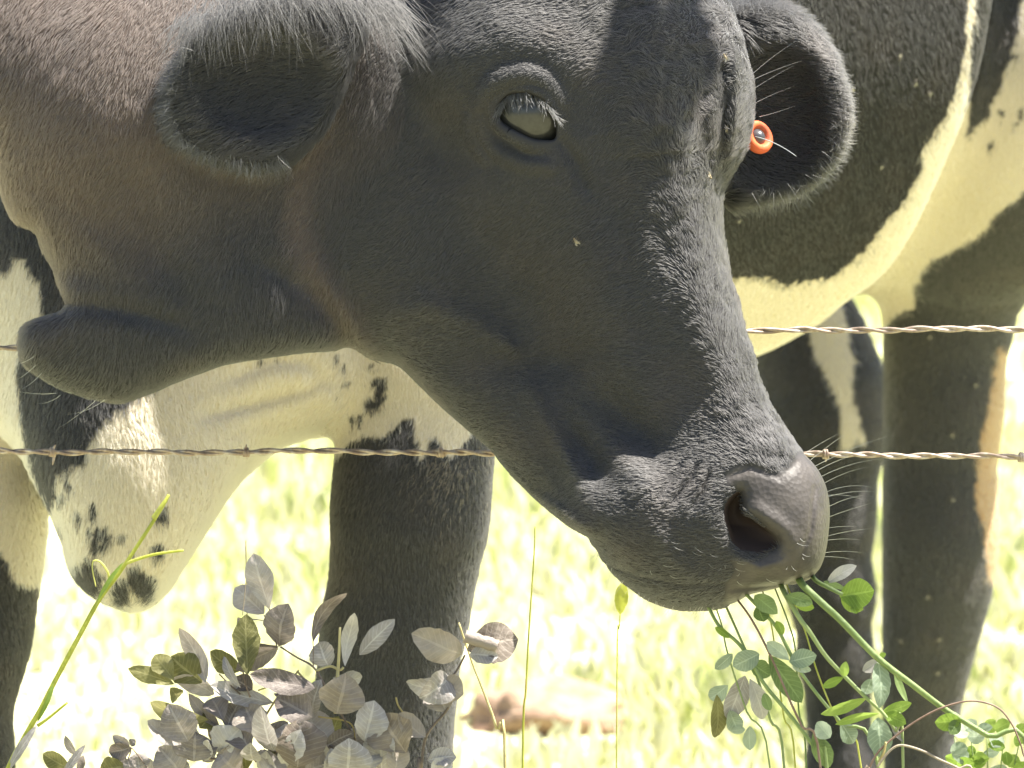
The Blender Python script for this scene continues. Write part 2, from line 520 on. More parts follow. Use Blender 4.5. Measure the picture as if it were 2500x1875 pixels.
GROUPS = ['head', 'neck', 'earl', 'earr', 'torso', 'chest', 'fore', 'forefar', 'hind', 'hindfar', 'tail']
GK = {'neck': 70, 'earl': 45, 'earr': 40, 'torso': 200, 'chest': 150, 'fore': 60, 'forefar': 50, 'hind': 170, 'hindfar': 60, 'tail': 40}
def sdf(P, ids=False):
    if len(P) > 12000:
        parts = [sdf(P[i:i + 6000], ids) for i in range(0, len(P), 6000)]
        if ids: return np.concatenate([a for a, _ in parts]), np.concatenate([b for _, b in parts])
        return np.concatenate(parts)
    d = sdf_group('head', P)
    if ids:
        best = d.copy(); gid = np.zeros(len(P), int)
    for i, g in enumerate(GROUPS[1:], 1):
        x = sdf_group(g, P)
        m = near(x)
        d[m] = np.where(d[m] >= FARD - 1, x[m], smin(d[m], x[m], GK[g]))
        if ids:
            k = x < best; best[k] = x[k]; gid[k] = i
    return (d, gid) if ids else d

def surf_z(u, v, fn=sdf, z0=-700.0, z1=9000.0, step=12.0):
    """first skin depth along the sight line through (u, v)"""
    zs = np.arange(z0, z1, step)
    P = np.stack([U3(u, v, z) for z in zs])
    d = fn(P)
    i = np.argmax(d < 0)
    if d[i] >= 0: return None
    a, b = zs[max(i - 1, 0)], zs[i]
    da, db = d[max(i - 1, 0)], d[i]
    return a + (b - a) * da / (da - db + 1e-9)

# eye and nostril sit where the bare head's surface is
_ez = surf_z(1287, 287, sdf_head)
ER = 96.0
_p = U3(1287, 287, _ez)[None]
_n = np.mean([(lambda e: np.array([(sdf_head(_p + e * np.eye(3)[i]) - sdf_head(_p - e * np.eye(3)[i]))[0] for i in range(3)]))(e) for e in (20.0, 40.0)], 0)
_n /= np.linalg.norm(_n)
_n = _n * 0.75 + np.array([0, 0, -1.0]) * 0.25; _n /= np.linalg.norm(_n)
EC = _p[0] - _n * (ER - 16.0)
def lid_path(pts, lift=0.0, R=ER + 4):
    out = []
    for u, v in catmull(pts, 4):
        rr = math.hypot(u - EC[0], v - EC[1])
        z = EC[2] - math.sqrt(max(R * R - rr * rr, 0)) if rr < R * 0.8 else EC[2] - 0.6 * R + (rr - 0.8 * R) * 0.75
        out.append((u, v, z - lift))
    return out
def lid_chain(pts, r, lift=0.0):
    q = lid_path(pts, lift)
    n = len(q); L = []
    for i in range(n - 1):
        t0, t1 = i / (n - 1), (i + 1) / (n - 1)
        s0 = 0.45 + 0.55 * math.sin(math.pi * t0); s1 = 0.45 + 0.55 * math.sin(math.pi * t1)
        L.append((Cone(q[i], q[i + 1], r * s0, r * s1), 12))
    return L
def fold_chain(pts, r, sink):
    q = [(u, v, surf_z(u, v, sdf_head) + sink) for u, v in catmull(pts, 4)]
    n = len(q); L = []
    for i in range(n - 1):
        s0 = 0.5 + 0.5 * math.sin(math.pi * i / (n - 1)); s1 = 0.5 + 0.5 * math.sin(math.pi * (i + 1) / (n - 1))
        L.append((Cone(q[i], q[i + 1], r * s0, r * s1), 12))
    return L
_lids = lid_chain([(1205, 275), (1216, 246), (1242, 222), (1282, 217), (1322, 230), (1347, 256), (1362, 290)], 17, 6) + \
        lid_chain([(1210, 285), (1222, 308), (1254, 331), (1298, 354), (1350, 358), (1395, 380)], 15, 4) + \
        fold_chain([(1168, 272), (1188, 222), (1232, 194), (1285, 186), (1334, 204), (1374, 254)], 21, 5) + \
        fold_chain([(1172, 282), (1184, 325), (1214, 366), (1272, 396), (1345, 408)], 15, 4) + \
        fold_chain([(1148, 285), (1158, 340), (1192, 392)], 11, 4)
EYE = {'lids': _lids, 'c': EC}
_nz = surf_z(1835, 1275, lambda P: run(HEAD, P))
EYE['nz'] = _nz

# --- sparse sampling and surface nets
H = 24.0
def build_skin():
    lo = np.array([-2300.0, -2300.0, -420.0]); hi = np.array([3900.0, 3300.0, 8200.0])
    B = 5                                             # cells per coarse block
    n = np.ceil((hi - lo) / (H * B)).astype(int) * B
    cb = n // B + 1
    ax = [lo[i] + H * B * np.arange(cb[i]) for i in range(3)]
    C = np.stack(np.meshgrid(*ax, indexing='ij'), -1).reshape(-1, 3)
    dc = sdf(C).reshape(cb)
    N = n + 1
    # coarse sign everywhere, fine values near the skin
    vol = np.repeat(np.repeat(np.repeat(np.where(dc < 0, -FARD, FARD).astype(np.float32), B, 0), B, 1), B, 2)[:N[0], :N[1], :N[2]].copy()
    act = np.abs(dc) < H * B * 1.45
    a = act.copy()
    for s in range(3):                                # a block is active if any of its 8 corners is near the skin
        a = a | np.concatenate([np.take(a, range(1, a.shape[s]), s), np.take(a, [-1], s)], s)
    bi = np.argwhere(a[:cb[0] - 1, :cb[1] - 1, :cb[2] - 1])
    off = np.stack(np.meshgrid(*[np.arange(B + 1)] * 3, indexing='ij'), -1).reshape(-1, 3)
    idx = (bi[:, None, :] * B + off[None]).reshape(-1, 3)
    key = np.unique((idx[:, 0] * N[1] + idx[:, 1]) * N[2] + idx[:, 2])
    iz = key % N[2]; iy = (key // N[2]) % N[1]; ix = key // (N[1] * N[2])
    P = lo + H * np.stack([ix, iy, iz], 1)
    vals = np.concatenate([sdf(P[i:i + 400000]) for i in range(0, len(P), 400000)])
    vol.ravel()[key] = vals
    # surface nets
    s = vol < 0
    cnt = np.zeros(np.array(N) - 1, np.int8)
    for dx in (0, 1):
        for dy in (0, 1):
            for dz in (0, 1):
                cnt += s[dx:N[0] - 1 + dx, dy:N[1] - 1 + dy, dz:N[2] - 1 + dz]
    cells = np.argwhere((cnt > 0) & (cnt < 8))
    vid = np.full(cnt.shape, -1, np.int64); vid[tuple(cells.T)] = np.arange(len(cells))
    acc = np.zeros((len(cells), 3)); w = np.zeros(len(cells))
    corners = [(dx, dy, dz) for dx in (0, 1) for dy in (0, 1) for dz in (0, 1)]
    val = {c: vol[cells[:, 0] + c[0], cells[:, 1] + c[1], cells[:, 2] + c[2]].astype(float) for c in corners}
    for c in corners:
        for k in range(3):
            if c[k] == 0:
                c2 = list(c); c2[k] = 1; c2 = tuple(c2)
                va, vb = val[c], val[c2]
                m = (va < 0) != (vb < 0)
                t = va / (va - vb + 1e-12)
                p = np.array(c, float)[None].repeat(len(cells), 0); p[:, k] = t
                acc[m] += p[m]; w[m] += 1
    V = lo + H * (cells + acc / w[:, None])
    F = []
    for k in range(3):
        a_, b_ = [(1, 2), (2, 0), (0, 1)][k]
        sl0 = [slice(None)] * 3; sl1 = [slice(None)] * 3
        sl0[k] = slice(0, -1); sl1[k] = slice(1, None)
        e0, e1 = s[tuple(sl0)], s[tuple(sl1)]
        E = np.argwhere(e0 != e1)
        ok = (E[:, a_] > 0) & (E[:, b_] > 0) & (E[:, a_] < cnt.shape[a_]) & (E[:, b_] < cnt.shape[b_])
        E = E[ok]
        flip = e0[tuple(E.T)]
        def q(da, db):
            c = E.copy(); c[:, a_] -= da; c[:, b_] -= db
            return vid[tuple(c.T)]
        Q = np.stack([q(1, 1), q(0, 1), q(0, 0), q(1, 0)], 1)
        Q[~flip] = Q[~flip][:, ::-1]
        F.append(Q)
    F = np.concatenate(F)
    F = F[(F >= 0).all(1)]
    return V, F

def grad(P, e=2.5):
    k = np.array([[1, -1, -1], [-1, -1, 1], [-1, 1, -1], [1, 1, 1]], float)
    g = np.zeros_like(P)
    for kk in k: g += kk * sdf(P + kk * e)[:, None]
    return g / (4 * e)

def project(P, it=1, lim=14.0):
    for _ in range(it):
        d = sdf(P); g = grad(P)
        g2 = (g * g).sum(1) + 1e-6
        st = -(d / np.maximum(g2, 0.25))[:, None] * g
        ln = np.linalg.norm(st, axis=1)
        P = P + st * np.minimum(1, lim / (ln + 1e-9))[:, None]
    return P

V, F = build_skin()
bm = bmesh.new()
for p in V: bm.verts.new(p)
bm.verts.ensure_lookup_table()
vl = bm.verts
for f in F:
    try: bm.faces.new((vl[f[0]], vl[f[1]], vl[f[2]], vl[f[3]]))
    except ValueError: pass
# keep the one connected animal
seen = set(); comps = []
for v in bm.verts:
    if v.index in seen: continue
    st = [v]; seen.add(v.index); comp = [v]
    while st:
        x = st.pop()
        for e in x.link_edges:
            y = e.other_vert(x)
            if y.index not in seen: seen.add(y.index); st.append(y); comp.append(y)
    comps.append(comp)
comps.sort(key=len)
for c in comps[:-1]: bmesh.ops.delete(bm, geom=c, context='VERTS')

def subdivide(test):
    bm.faces.ensure_lookup_table()
    es = set()
    for f in bm.faces:
        c = f.calc_center_median()
        if test(c, f.normal): es.update(f.edges)
    bmesh.ops.subdivide_edges(bm, edges=list(es), cuts=1, use_grid_fill=True)
    bm.normal_update()

def reproject():
    bm.verts.ensure_lookup_table()
    P = np.array([v.co[:] for v in bm.verts])
    P = project(P)
    for v, p in zip(bm.verts, P): v.co = p

bm.normal_update()
def in_view(c, n):
    f = (D0U + c.z) / D0U
    u = 1250 + (c.x - 1250) / f; v = 937.5 + (c.y - 937.5) / f
    return -120 < u < 2620 and -120 < v < 2000 and n.z < 0.35
subdivide(in_view)
reproject()
subdivide(lambda c, n: c.z < 620 and 350 < c.x < 2120 and -80 < c.y < 1540 and n.z < 0.3)
reproject()
subdivide(lambda c, n: c.z < 420 and n.z < 0.4 and ((1130 < c.x < 1420 and 150 < c.y < 420) or (1700 < c.x < 2060 and 1100 < c.y < 1470)))
reproject()
subdivide(lambda c, n: c.z < 420 and 1170 < c.x < 1390 and 190 < c.y < 390)
reproject()
bm.normal_update()
bm.verts.ensure_lookup_table()
SK = np.array([v.co[:] for v in bm.verts])
NRM = grad(SK); NRM /= np.linalg.norm(NRM, axis=1)[:, None] + 1e-9
_, GID = sdf(SK, True)
faces = [[v.index for v in f.verts] for f in bm.faces]
bm.free()
print("skin", len(SK), len(faces))

# --- coat: where the hide is white, dark or bare, plus the sunlit leg edge painted tan
WHITE_BODY = Poly([(1700, 660), (1794, 677), (1850, 684), (1878, 682), (1907, 701), (1960, 694), (2037, 672), (2110, 617), (2182, 520), (2211, 487),
    (2245, 434), (2259, 357), (2298, 304), (2327, 241), (2351, 169), (2360, 96), (2365, -40), (2389, -40), (2380, 48), (2368, 169), (2360, 333),
    (2365, 333), (2413, 284), (2447, 193), (2476, 111), (2497, -40), (2900, -60), (2700, 430), (2500, 472), (2437, 525), (2394, 578), (2327, 610), (2259, 655), (2237, 699),
    (2235, 752), (2192, 771), (2163, 797), (2100, 830), (1990, 1000), (1700, 950)], 0, 5, 1)
STRIPE = Poly([(1960, 740), (1980, 830), (1992, 880), (2022, 930), (2045, 980), (2055, 1050), (2052, 1100), (2075, 1098), (2088, 1078), (2116, 1092), (2098, 1020), (2082, 960), (2080, 900),
    (2092, 890), (2075, 830), (2052, 740)], 0, 5, 1)
SUN_RIM = Poly([(2436, 850), (2410, 1000), (2384, 1130), (2384, 1230), (2400, 1300), (2412, 1420), (2480, 1420), (2480, 850)], 0, 5, 1)  # sunlit back edge of the near hind leg, painted into the coat colour
SLIVER = Poly([(2158, 1000), (2163, 1120), (2190, 1185), (2165, 1195), (2140, 1250), (2100, 1250), (2130, 1000)], 0, 5, 1)
BAND = Poly([(-40, 560), (60, 640), (100, 700), (104, 780), (100, 830), (60, 860), (42, 890), (52, 996), (61, 1086), (90, 1177), (118, 1240), (128, 1215), (139, 1165), (199, 1129), (217, 1093), (235, 1050),
    (265, 1020), (313, 984), (420, 900), (500, 600), (300, 300), (-300, 300), (-300, 620)], 0, 5, 1)
STRIP_TOP = Poly([(-400, 200), (-400, 690), (-10, 665), (18, 660), (30, 640), (75, 622), (120, 640), (300, 300)], 0, 5, 1)
FORE_WHITE = Poly([(780, 700), (800, 1110), (838, 1108), (853, 1086), (880, 1074), (904, 1062), (935, 1066), (974, 1032), (1012, 1034), (1016, 1080), (1018, 1118), (1028, 1132), (1040, 1100),
    (1046, 1075), (1060, 1070), (1100, 1120), (1200, 1000), (1200, 700)], 0, 5, 1)
LOWLEFT = Poly([(-60, 1330), (-10, 1352), (20, 1388), (45, 1424), (70, 1432), (110, 1436), (110, 1700), (-400, 1700), (-400, 1330)], 0, 5, 1)
SPOTS = [(226, 1249, 8, 17, 10), (187, 1264, 4, 14, 0), (235, 1322, 11, 32, 6), (256, 1328, 5, 17, 5), (295, 1313, 6, 7, 0), (393, 1255, 14, 17, 20), (145, 1219, 11, 9, 0), (166, 1192, 5, 10, 15),
    (162, 1171, 5, 9, 20), (386, 1346, 20, 17, 0), (330, 1408, 24, 22, 0), (352, 1432, 26, 34, -30), (294, 1446, 19, 32, -12), (208, 1416, 42, 34, 40), (214, 1384, 14, 22, 0), (258, 1300, 4, 9, 0), (268, 1308, 5, 6, 0), (213, 1304, 3, 12, 0),
    (322, 1352, 4, 8, 0), (140, 1290, 8, 3, 0), (930, 951, 10, 25, 0), (904, 989, 17, 14, 0), (916, 934, 6, 8, 0), (922, 975, 9, 9, 0), (863, 1028, 6, 10, 0), (880, 1032, 4, 8, 0), (822, 873, 4, 12, 0), (841, 936, 4, 8, 0), (911, 898, 5, 7, 0),
    (636, 880, 5, 4, 0), (668, 876, 4, 4, 0), (840, 905, 3, 9, 0), (300, 995, 8, 22, 30), (272, 1012, 6, 14, 35), (2446, 278, 5, 9, 10), (2490, 280, 4, 9, 0), (2416, 356, 4, 10, 10), (2475, 305, 3, 10, 10), (2480, 140, 5, 6, 0)]
G = {n: i for i, n in enumerate(GROUPS)}
def coat(P, gid, jit):
    """0 = black hide, 1 = white, 2 = painted sunlit edge of the hind leg; decided per point with a ragged edge"""
    u, v = uv_of(P)
    n1 = vnoise(P, 30.0); n2 = vnoise(P + 500, 30.0); n3 = vnoise(P, 11.0)
    u = u + 6 * n1 + jit[:, 0]; v = v + 8 * n2 + 5 * n3 + jit[:, 1]
    w = np.zeros(len(P))
    body = np.isin(gid, [G['torso'], G['hind'], G['tail']])
    w[body & (WHITE_BODY.uv(u, v) < 0)] = 1
    w[(gid == G['hind']) & (SUN_RIM.uv(u, v) < 0)] = 2
    hf = gid == G['hindfar']
    w[hf & (STRIPE.uv(u, v) < 0)] = 1
    ch = np.isin(gid, [G['chest'], G['forefar'], G['fore']]) | ((gid == G['torso']) & (P[:, 0] < 1250)) | ((gid == G['neck']) & (P[:, 2] > 1150))
    c = np.ones(len(P))
    c[BAND.uv(u, v) < 0] = 0
    c[STRIP_TOP.uv(u, v) < 0] = 0
    c[(gid == G['forefar']) & (LOWLEFT.uv(u, v) < 0)] = 0
    c[(gid == G['forefar']) & (v > 1690)] = 0
    f = gid == G['fore']
    c[f & (FORE_WHITE.uv(u, v) > 0)] = 0
    for a, b, ra, rb, an in SPOTS:
        m = (np.abs(u - a) < 70) & (np.abs(v - b) < 70)
        if not m.any(): continue
        t = math.radians(an); x = u[m] - a; y = v[m] - b
        q = np.hypot((x * math.cos(t) + y * math.sin(t)) / (ra + 2), (-x * math.sin(t) + y * math.cos(t)) / (rb + 2))
        cc = c[m]; cc[q < 1] = 0; c[m] = cc
        ww = w[m]; bb = body[m]; ww[(q < 1) & bb] = 0; w[m] = ww
    c[v < 560] = 0
    w[ch] = c[ch]
    return w

def browning(P, gid):
    """weathered brown in the black coat of the neck, a little on the jaw edge and the legs"""
    u, v = uv_of(P)
    b = np.clip(1.15 - (u - 120) / 900 - np.clip(v - 330, 0, 1000) / 520, 0, 1) * (gid == G['neck'])
    dj = relief([ridge([(845, 210), (790, 310), (730, 450), (728, 560), (800, 720), (905, 855)], 50, 1.0)], u, v)
    b = np.maximum(b, dj * 0.8 * np.isin(gid, [G['head'], G['neck']]))
    b = np.maximum(b, 0.06 * np.isin(gid, [G['torso'], G['hindfar']]))
    return np.clip(b + 0.15 * vnoise(P, 90.0), 0, 1)

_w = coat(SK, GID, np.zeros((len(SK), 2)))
_br = browning(SK, GID)
su, sv = uv_of(SK)
nose = np.clip(-NOSE.uv(su, sv) / 14 + 0.5, 0, 1) * (GID == G['head']) * (SK[:, 2] < 420)
eyeskin = np.clip(1 - (EYE_OUT.uv(su, sv) - 6) / 12, 0, 1) * (GID == G['head']) * (SK[:, 2] < 420)
nost = np.clip(-NOSTRIL_OUT.uv(su, sv) / 10 + 0.5, 0, 1) * (GID == G['head']) * (SK[:, 2] < 420)
BLACK = np.array([0.0195, 0.0188, 0.0185]); BROWN = np.array([0.050, 0.038, 0.031]); WHITE = np.array([0.50, 0.435, 0.325]); SUN_RIM_RGB = np.array([0.30, 0.19, 0.10])
def coat_rgb(w, br):
    c = BLACK + (BROWN - BLACK) * br[:, None]
    c = np.where((w == 1)[:, None], WHITE, c)
    return np.where((w == 2)[:, None], SUN_RIM_RGB, c)
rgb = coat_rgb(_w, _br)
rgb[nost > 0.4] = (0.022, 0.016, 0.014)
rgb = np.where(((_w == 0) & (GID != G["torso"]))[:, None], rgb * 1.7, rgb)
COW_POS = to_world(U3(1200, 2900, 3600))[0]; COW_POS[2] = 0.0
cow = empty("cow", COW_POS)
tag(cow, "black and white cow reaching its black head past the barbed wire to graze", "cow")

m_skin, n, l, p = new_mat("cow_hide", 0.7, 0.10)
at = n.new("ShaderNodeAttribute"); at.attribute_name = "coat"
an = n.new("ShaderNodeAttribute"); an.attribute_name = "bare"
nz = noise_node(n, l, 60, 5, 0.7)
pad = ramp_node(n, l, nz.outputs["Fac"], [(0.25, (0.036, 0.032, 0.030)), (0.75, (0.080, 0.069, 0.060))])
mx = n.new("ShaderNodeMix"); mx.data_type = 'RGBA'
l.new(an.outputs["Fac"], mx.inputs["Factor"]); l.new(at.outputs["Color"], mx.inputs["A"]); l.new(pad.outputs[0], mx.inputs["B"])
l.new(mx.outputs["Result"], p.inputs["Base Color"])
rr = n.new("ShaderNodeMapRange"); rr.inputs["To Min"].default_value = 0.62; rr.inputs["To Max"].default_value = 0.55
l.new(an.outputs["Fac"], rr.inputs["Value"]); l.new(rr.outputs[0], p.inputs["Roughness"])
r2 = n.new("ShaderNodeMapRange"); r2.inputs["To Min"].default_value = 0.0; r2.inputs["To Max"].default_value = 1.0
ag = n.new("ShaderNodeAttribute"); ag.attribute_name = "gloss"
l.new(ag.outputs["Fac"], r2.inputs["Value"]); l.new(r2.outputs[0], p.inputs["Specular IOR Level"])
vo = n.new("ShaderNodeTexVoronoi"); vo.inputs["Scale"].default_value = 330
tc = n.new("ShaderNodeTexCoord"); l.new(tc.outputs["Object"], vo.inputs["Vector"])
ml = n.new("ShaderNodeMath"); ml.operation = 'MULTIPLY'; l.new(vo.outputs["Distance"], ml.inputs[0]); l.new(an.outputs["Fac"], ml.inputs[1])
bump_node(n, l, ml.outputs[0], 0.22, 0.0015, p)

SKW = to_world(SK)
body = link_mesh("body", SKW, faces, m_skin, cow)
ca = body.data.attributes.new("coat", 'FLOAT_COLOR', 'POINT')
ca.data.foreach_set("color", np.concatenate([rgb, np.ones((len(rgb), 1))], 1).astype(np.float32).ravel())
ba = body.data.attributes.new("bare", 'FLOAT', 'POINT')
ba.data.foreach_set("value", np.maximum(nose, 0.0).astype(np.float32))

gl = np.where(GID == G['torso'], 0.04, 0.2); gl = np.where(nose > 0.5, 0.28, gl); gl = np.where(nost > 0.4, 0.06, gl)
ga = body.data.attributes.new("gloss", 'FLOAT', 'POINT')
ga.data.foreach_set("value", gl.astype(np.float32))
# ------------------------------------------------------------------ fur, lashes, whiskers, eye, ear tag
def hair_object(name, pts, radius, color, mat, parent, kind="stuff"):
    """pts (n, k, 3) in world metres -> one hair-curve object under the parent"""
    n, k = pts.shape[:2]
    base = np.array(parent.location)
    hc = bpy.data.hair_curves.new(name)
    hc.add_curves([k] * n)
    hc.attributes["position"].data.foreach_set("vector", (pts - base).reshape(-1).astype(np.float32))
    ra = hc.attributes.get("radius") or hc.attributes.new("radius", 'FLOAT', 'POINT')
    ra.data.foreach_set("value", radius.reshape(-1).astype(np.float32))
    ct = hc.attributes.new("coat", 'FLOAT_COLOR', 'CURVE')
    ct.data.foreach_set("color", np.concatenate([color, np.ones((n, 1))], 1).reshape(-1).astype(np.float32))
    hc.materials.append(mat)
    o = bpy.data.objects.new(name, hc)
    COL.objects.link(o)
    o.parent = parent
    tag(o, kind=kind)
    return o

m_fur = bpy.data.materials.new("cow_fur"); m_fur.use_nodes = True
_n = m_fur.node_tree.nodes; _l = m_fur.node_tree.links
_n.remove(_n["Principled BSDF"])
_hb = _n.new("ShaderNodeBsdfHairPrincipled")
_hb.parametrization = 'COLOR'
_hb.inputs["Roughness"].default_value = 0.75
_hb.inputs["Radial Roughness"].default_value = 0.75
_at = _n.new("ShaderNodeAttribute"); _at.attribute_name = "coat"
_l.new(_at.outputs["Color"], _hb.inputs["Color"])
_l.new(_hb.outputs[0], _n["Material Output"].inputs["Surface"])

# triangles of the part of the hide that the photograph's side shows
tri = []
for f in faces:
    for i in range(1, len(f) - 1): tri.append((f[0], f[i], f[i + 1]))
tri = np.array(tri)
cen = SK[tri].mean(1); nrm = NRM[tri].mean(1)
fz = (D0U + cen[:, 2]) / D0U
cu = 1250 + (cen[:, 0] - 1250) / fz; cv = 937.5 + (cen[:, 1] - 937.5) / fz
tg = GID[tri[:, 0]]
ok = (cu > -70) & (cu < 2570) & (cv > -70) & (cv < 1940) & (nrm[:, 2] < 0.45)
ok &= ~((tg == G['torso']) & (cen[:, 0] < 1350) & (cv > 500) & (cen[:, 2] > 2400) & (cu > 900))
area = np.linalg.norm(np.cross(SK[tri[:, 1]] - SK[tri[:, 0]], SK[tri[:, 2]] - SK[tri[:, 0]]), axis=1) / 2 / fz ** 2
bare = np.maximum(np.maximum(nose, eyeskin), nost)[tri].mean(1)
dens = np.where(np.isin(tg, [G['head'], G['earl'], G['earr']]), 1.15, np.where(tg == G['neck'], 0.95, 0.85))
dens = dens * np.where((tg == G['torso']) & (_w[tri[:, 0]] == 0), 0.4, 1.0)
wgt = area * ok * dens * (bare < 0.5)
NH = 680000
pick = RNG.choice(len(tri), NH, p=wgt / wgt.sum())
pick.sort()
r1 = np.sqrt(RNG.random(NH)); r2 = RNG.random(NH)
b0, b1, b2 = 1 - r1, r1 * (1 - r2), r1 * r2
T = tri[pick]
P = b0[:, None] * SK[T[:, 0]] + b1[:, None] * SK[T[:, 1]] + b2[:, None] * SK[T[:, 2]]
Nn = b0[:, None] * NRM[T[:, 0]] + b1[:, None] * NRM[T[:, 1]] + b2[:, None] * NRM[T[:, 2]]
Nn /= np.linalg.norm(Nn, axis=1)[:, None]
gid = GID[T[:, 0]]
u, v = uv_of(P)
isg = lambda *a: np.isin(gid, [G[x] for x in a])
D = np.zeros((NH, 3)); D[:] = (-0.12, 1.0, 0.1)
hd = isg('head')
tt = np.clip((v - 350) / 750, 0, 1)[:, None]                 # brow -> muzzle
Dh = (1 - tt) * np.array([-0.75, 0.75, 0.2]) + tt * np.array([-1.0, -0.05, 0.15])
br = np.clip((u - (1480 + 0.32 * (v - 300))) / 120, 0, 1)[:, None]
Dh = (1 - br) * Dh + br * np.array([-0.45, -0.9, 0.1])
fo = np.clip((260 - v) / 140, 0, 1)[:, None]
Dh = (1 - fo) * Dh + fo * np.array([-0.9, 0.35, 0.1])
D[hd] = Dh[hd]
nk = isg('neck'); D[nk] = (-0.38, 0.95, 0.1)
D[isg('torso')] = (0.25, 0.9, 0.5)
D[isg('earl')] = (-0.75, 0.35, -0.4)
D[isg('earr')] = (0.55, 0.15, -0.5)
swirl = np.stack([vnoise(P, 150.0), vnoise(P + 300, 150.0), vnoise(P + 700, 150.0)], 1)
clump = np.stack([vnoise(P, 26.0), vnoise(P + 300, 26.0), vnoise(P + 700, 26.0)], 1)
D = D / np.linalg.norm(D, axis=1)[:, None] + 0.34 * swirl + 0.22 * clump + 0.14 * RNG.normal(size=(NH, 3))
D[hd] += (0.55 * br * clump)[hd]
Tn = D - Nn * (D * Nn).sum(1)[:, None]
Tn /= np.linalg.norm(Tn, axis=1)[:, None] + 1e-9
L = np.full(NH, 30.0)
L[hd] = 20
L[hd & (v > 900)] = 17
L[nk] = 26
L[isg('earl', 'earr')] = 34
L[isg('chest', 'torso')] = 26
L[isg('fore', 'hind', 'hindfar', 'forefar')] = 20
hollow_l = EARL_H.d(P) < 14; hollow_r = EARR_H.d(P) < 14
L[isg('earl') & ~hollow_l] = 46
L[isg('earr') & ~hollow_r] = 52
L *= RNG.uniform(0.6, 1.3, NH) * np.where(hd, np.clip(np.hypot(u - 1287, v - 287) / 260, 0.35, 1), 1)
lift = 0.20 + 0.16 * RNG.random(NH) + 0.10 * clump[:, 0]
lift[isg('earl', 'earr')] += 0.22
lift[isg('torso')] *= 0.45
lift += 0.12 * br[:, 0] * hd
s = np.array([0, 0.35, 0.7, 1.0])
pts = P[:, None, :] + L[:, None, None] * (Tn[:, None, :] * s[None, :, None] + Nn[:, None, :] * (lift[:, None] * (s[None] - 0.45 * s[None] ** 2))[:, :, None])
pts -= Nn[:, None, :] * (2.0 * (s[None, :, None] < 0.01))
jit = RNG.normal(size=(NH, 2)) * np.where(hd, 4, 6)[:, None]
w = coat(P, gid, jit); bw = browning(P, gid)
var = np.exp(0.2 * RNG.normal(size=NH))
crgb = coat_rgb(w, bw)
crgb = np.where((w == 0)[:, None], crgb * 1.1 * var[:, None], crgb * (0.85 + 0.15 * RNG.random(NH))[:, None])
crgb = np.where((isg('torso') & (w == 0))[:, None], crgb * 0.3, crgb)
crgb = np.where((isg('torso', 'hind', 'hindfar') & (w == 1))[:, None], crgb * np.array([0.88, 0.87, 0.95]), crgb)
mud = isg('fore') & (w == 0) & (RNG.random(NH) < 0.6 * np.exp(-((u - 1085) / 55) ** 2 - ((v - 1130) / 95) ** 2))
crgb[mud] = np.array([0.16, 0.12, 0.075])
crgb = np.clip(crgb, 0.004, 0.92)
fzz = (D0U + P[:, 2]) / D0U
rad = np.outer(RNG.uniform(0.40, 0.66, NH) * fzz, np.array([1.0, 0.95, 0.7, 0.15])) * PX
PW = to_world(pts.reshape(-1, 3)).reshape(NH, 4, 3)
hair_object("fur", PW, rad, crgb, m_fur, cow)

# long hair: the tuft over the near ear, ear fringes, whiskers
def wisps(roots, dirs, lens, sag, k=7, spread=0.15):
    n = len(roots)
    t = np.linspace(0, 1, k)
    dirs = dirs + spread * RNG.normal(size=(n, 3))
    dirs /= np.linalg.norm(dirs, axis=1)[:, None]
    side = RNG.normal(size=(n, 3)) * 0.10
    q = roots[:, None] + lens[:, None, None] * (dirs[:, None] * t[None, :, None] + side[:, None] * (t ** 2)[None, :, None])
    q[:, :, 1] += sag * (lens[:, None] * (t ** 2)[None])
    return q
def hairs(name, q, r, col, parent=cow):
    n, k = q.shape[:2]
    taper = np.linspace(1, 0.12, k)
    rad = np.outer(np.broadcast_to(np.asarray(r, float), (n,)), taper) * PX
    W = to_world(q.reshape(-1, 3)).reshape(n, k, 3)
    hair_object(name, W, rad, np.clip(col, 0.004, 0.95), m_fur, parent)

R_, Dd, Ln = [], [], []
tuft = catmull([(455, 60, -40), (540, 20, -60), (640, -20, -70), (760, -40, -70), (880, -30, -20), (950, 10, 60)], 30)
for i in range(1900):
    c = tuft[RNG.integers(len(tuft))]
    a = (c[0] - 455) / 500
    R_.append(c + RNG.normal(size=3) * (16, 22, 26))
    Dd.append((-0.25 + 0.85 * a + 0.5 * vnoise(np.array([[c[0], c[1], i % 7 * 40.0]]), 40.0)[0], 0.62, -0.42))
    Ln.append(RNG.uniform(60, 190) * (0.62 + 0.4 * a))
cl = np.array([0.018, 0.0175, 0.017])
hairs("ear_tuft", wisps(np.array(R_), np.array(Dd), np.array(Ln), 0.25, spread=0.16), RNG.uniform(0.4, 0.85, len(R_)), cl * np.exp(0.3 * RNG.normal(size=(len(R_), 1))))

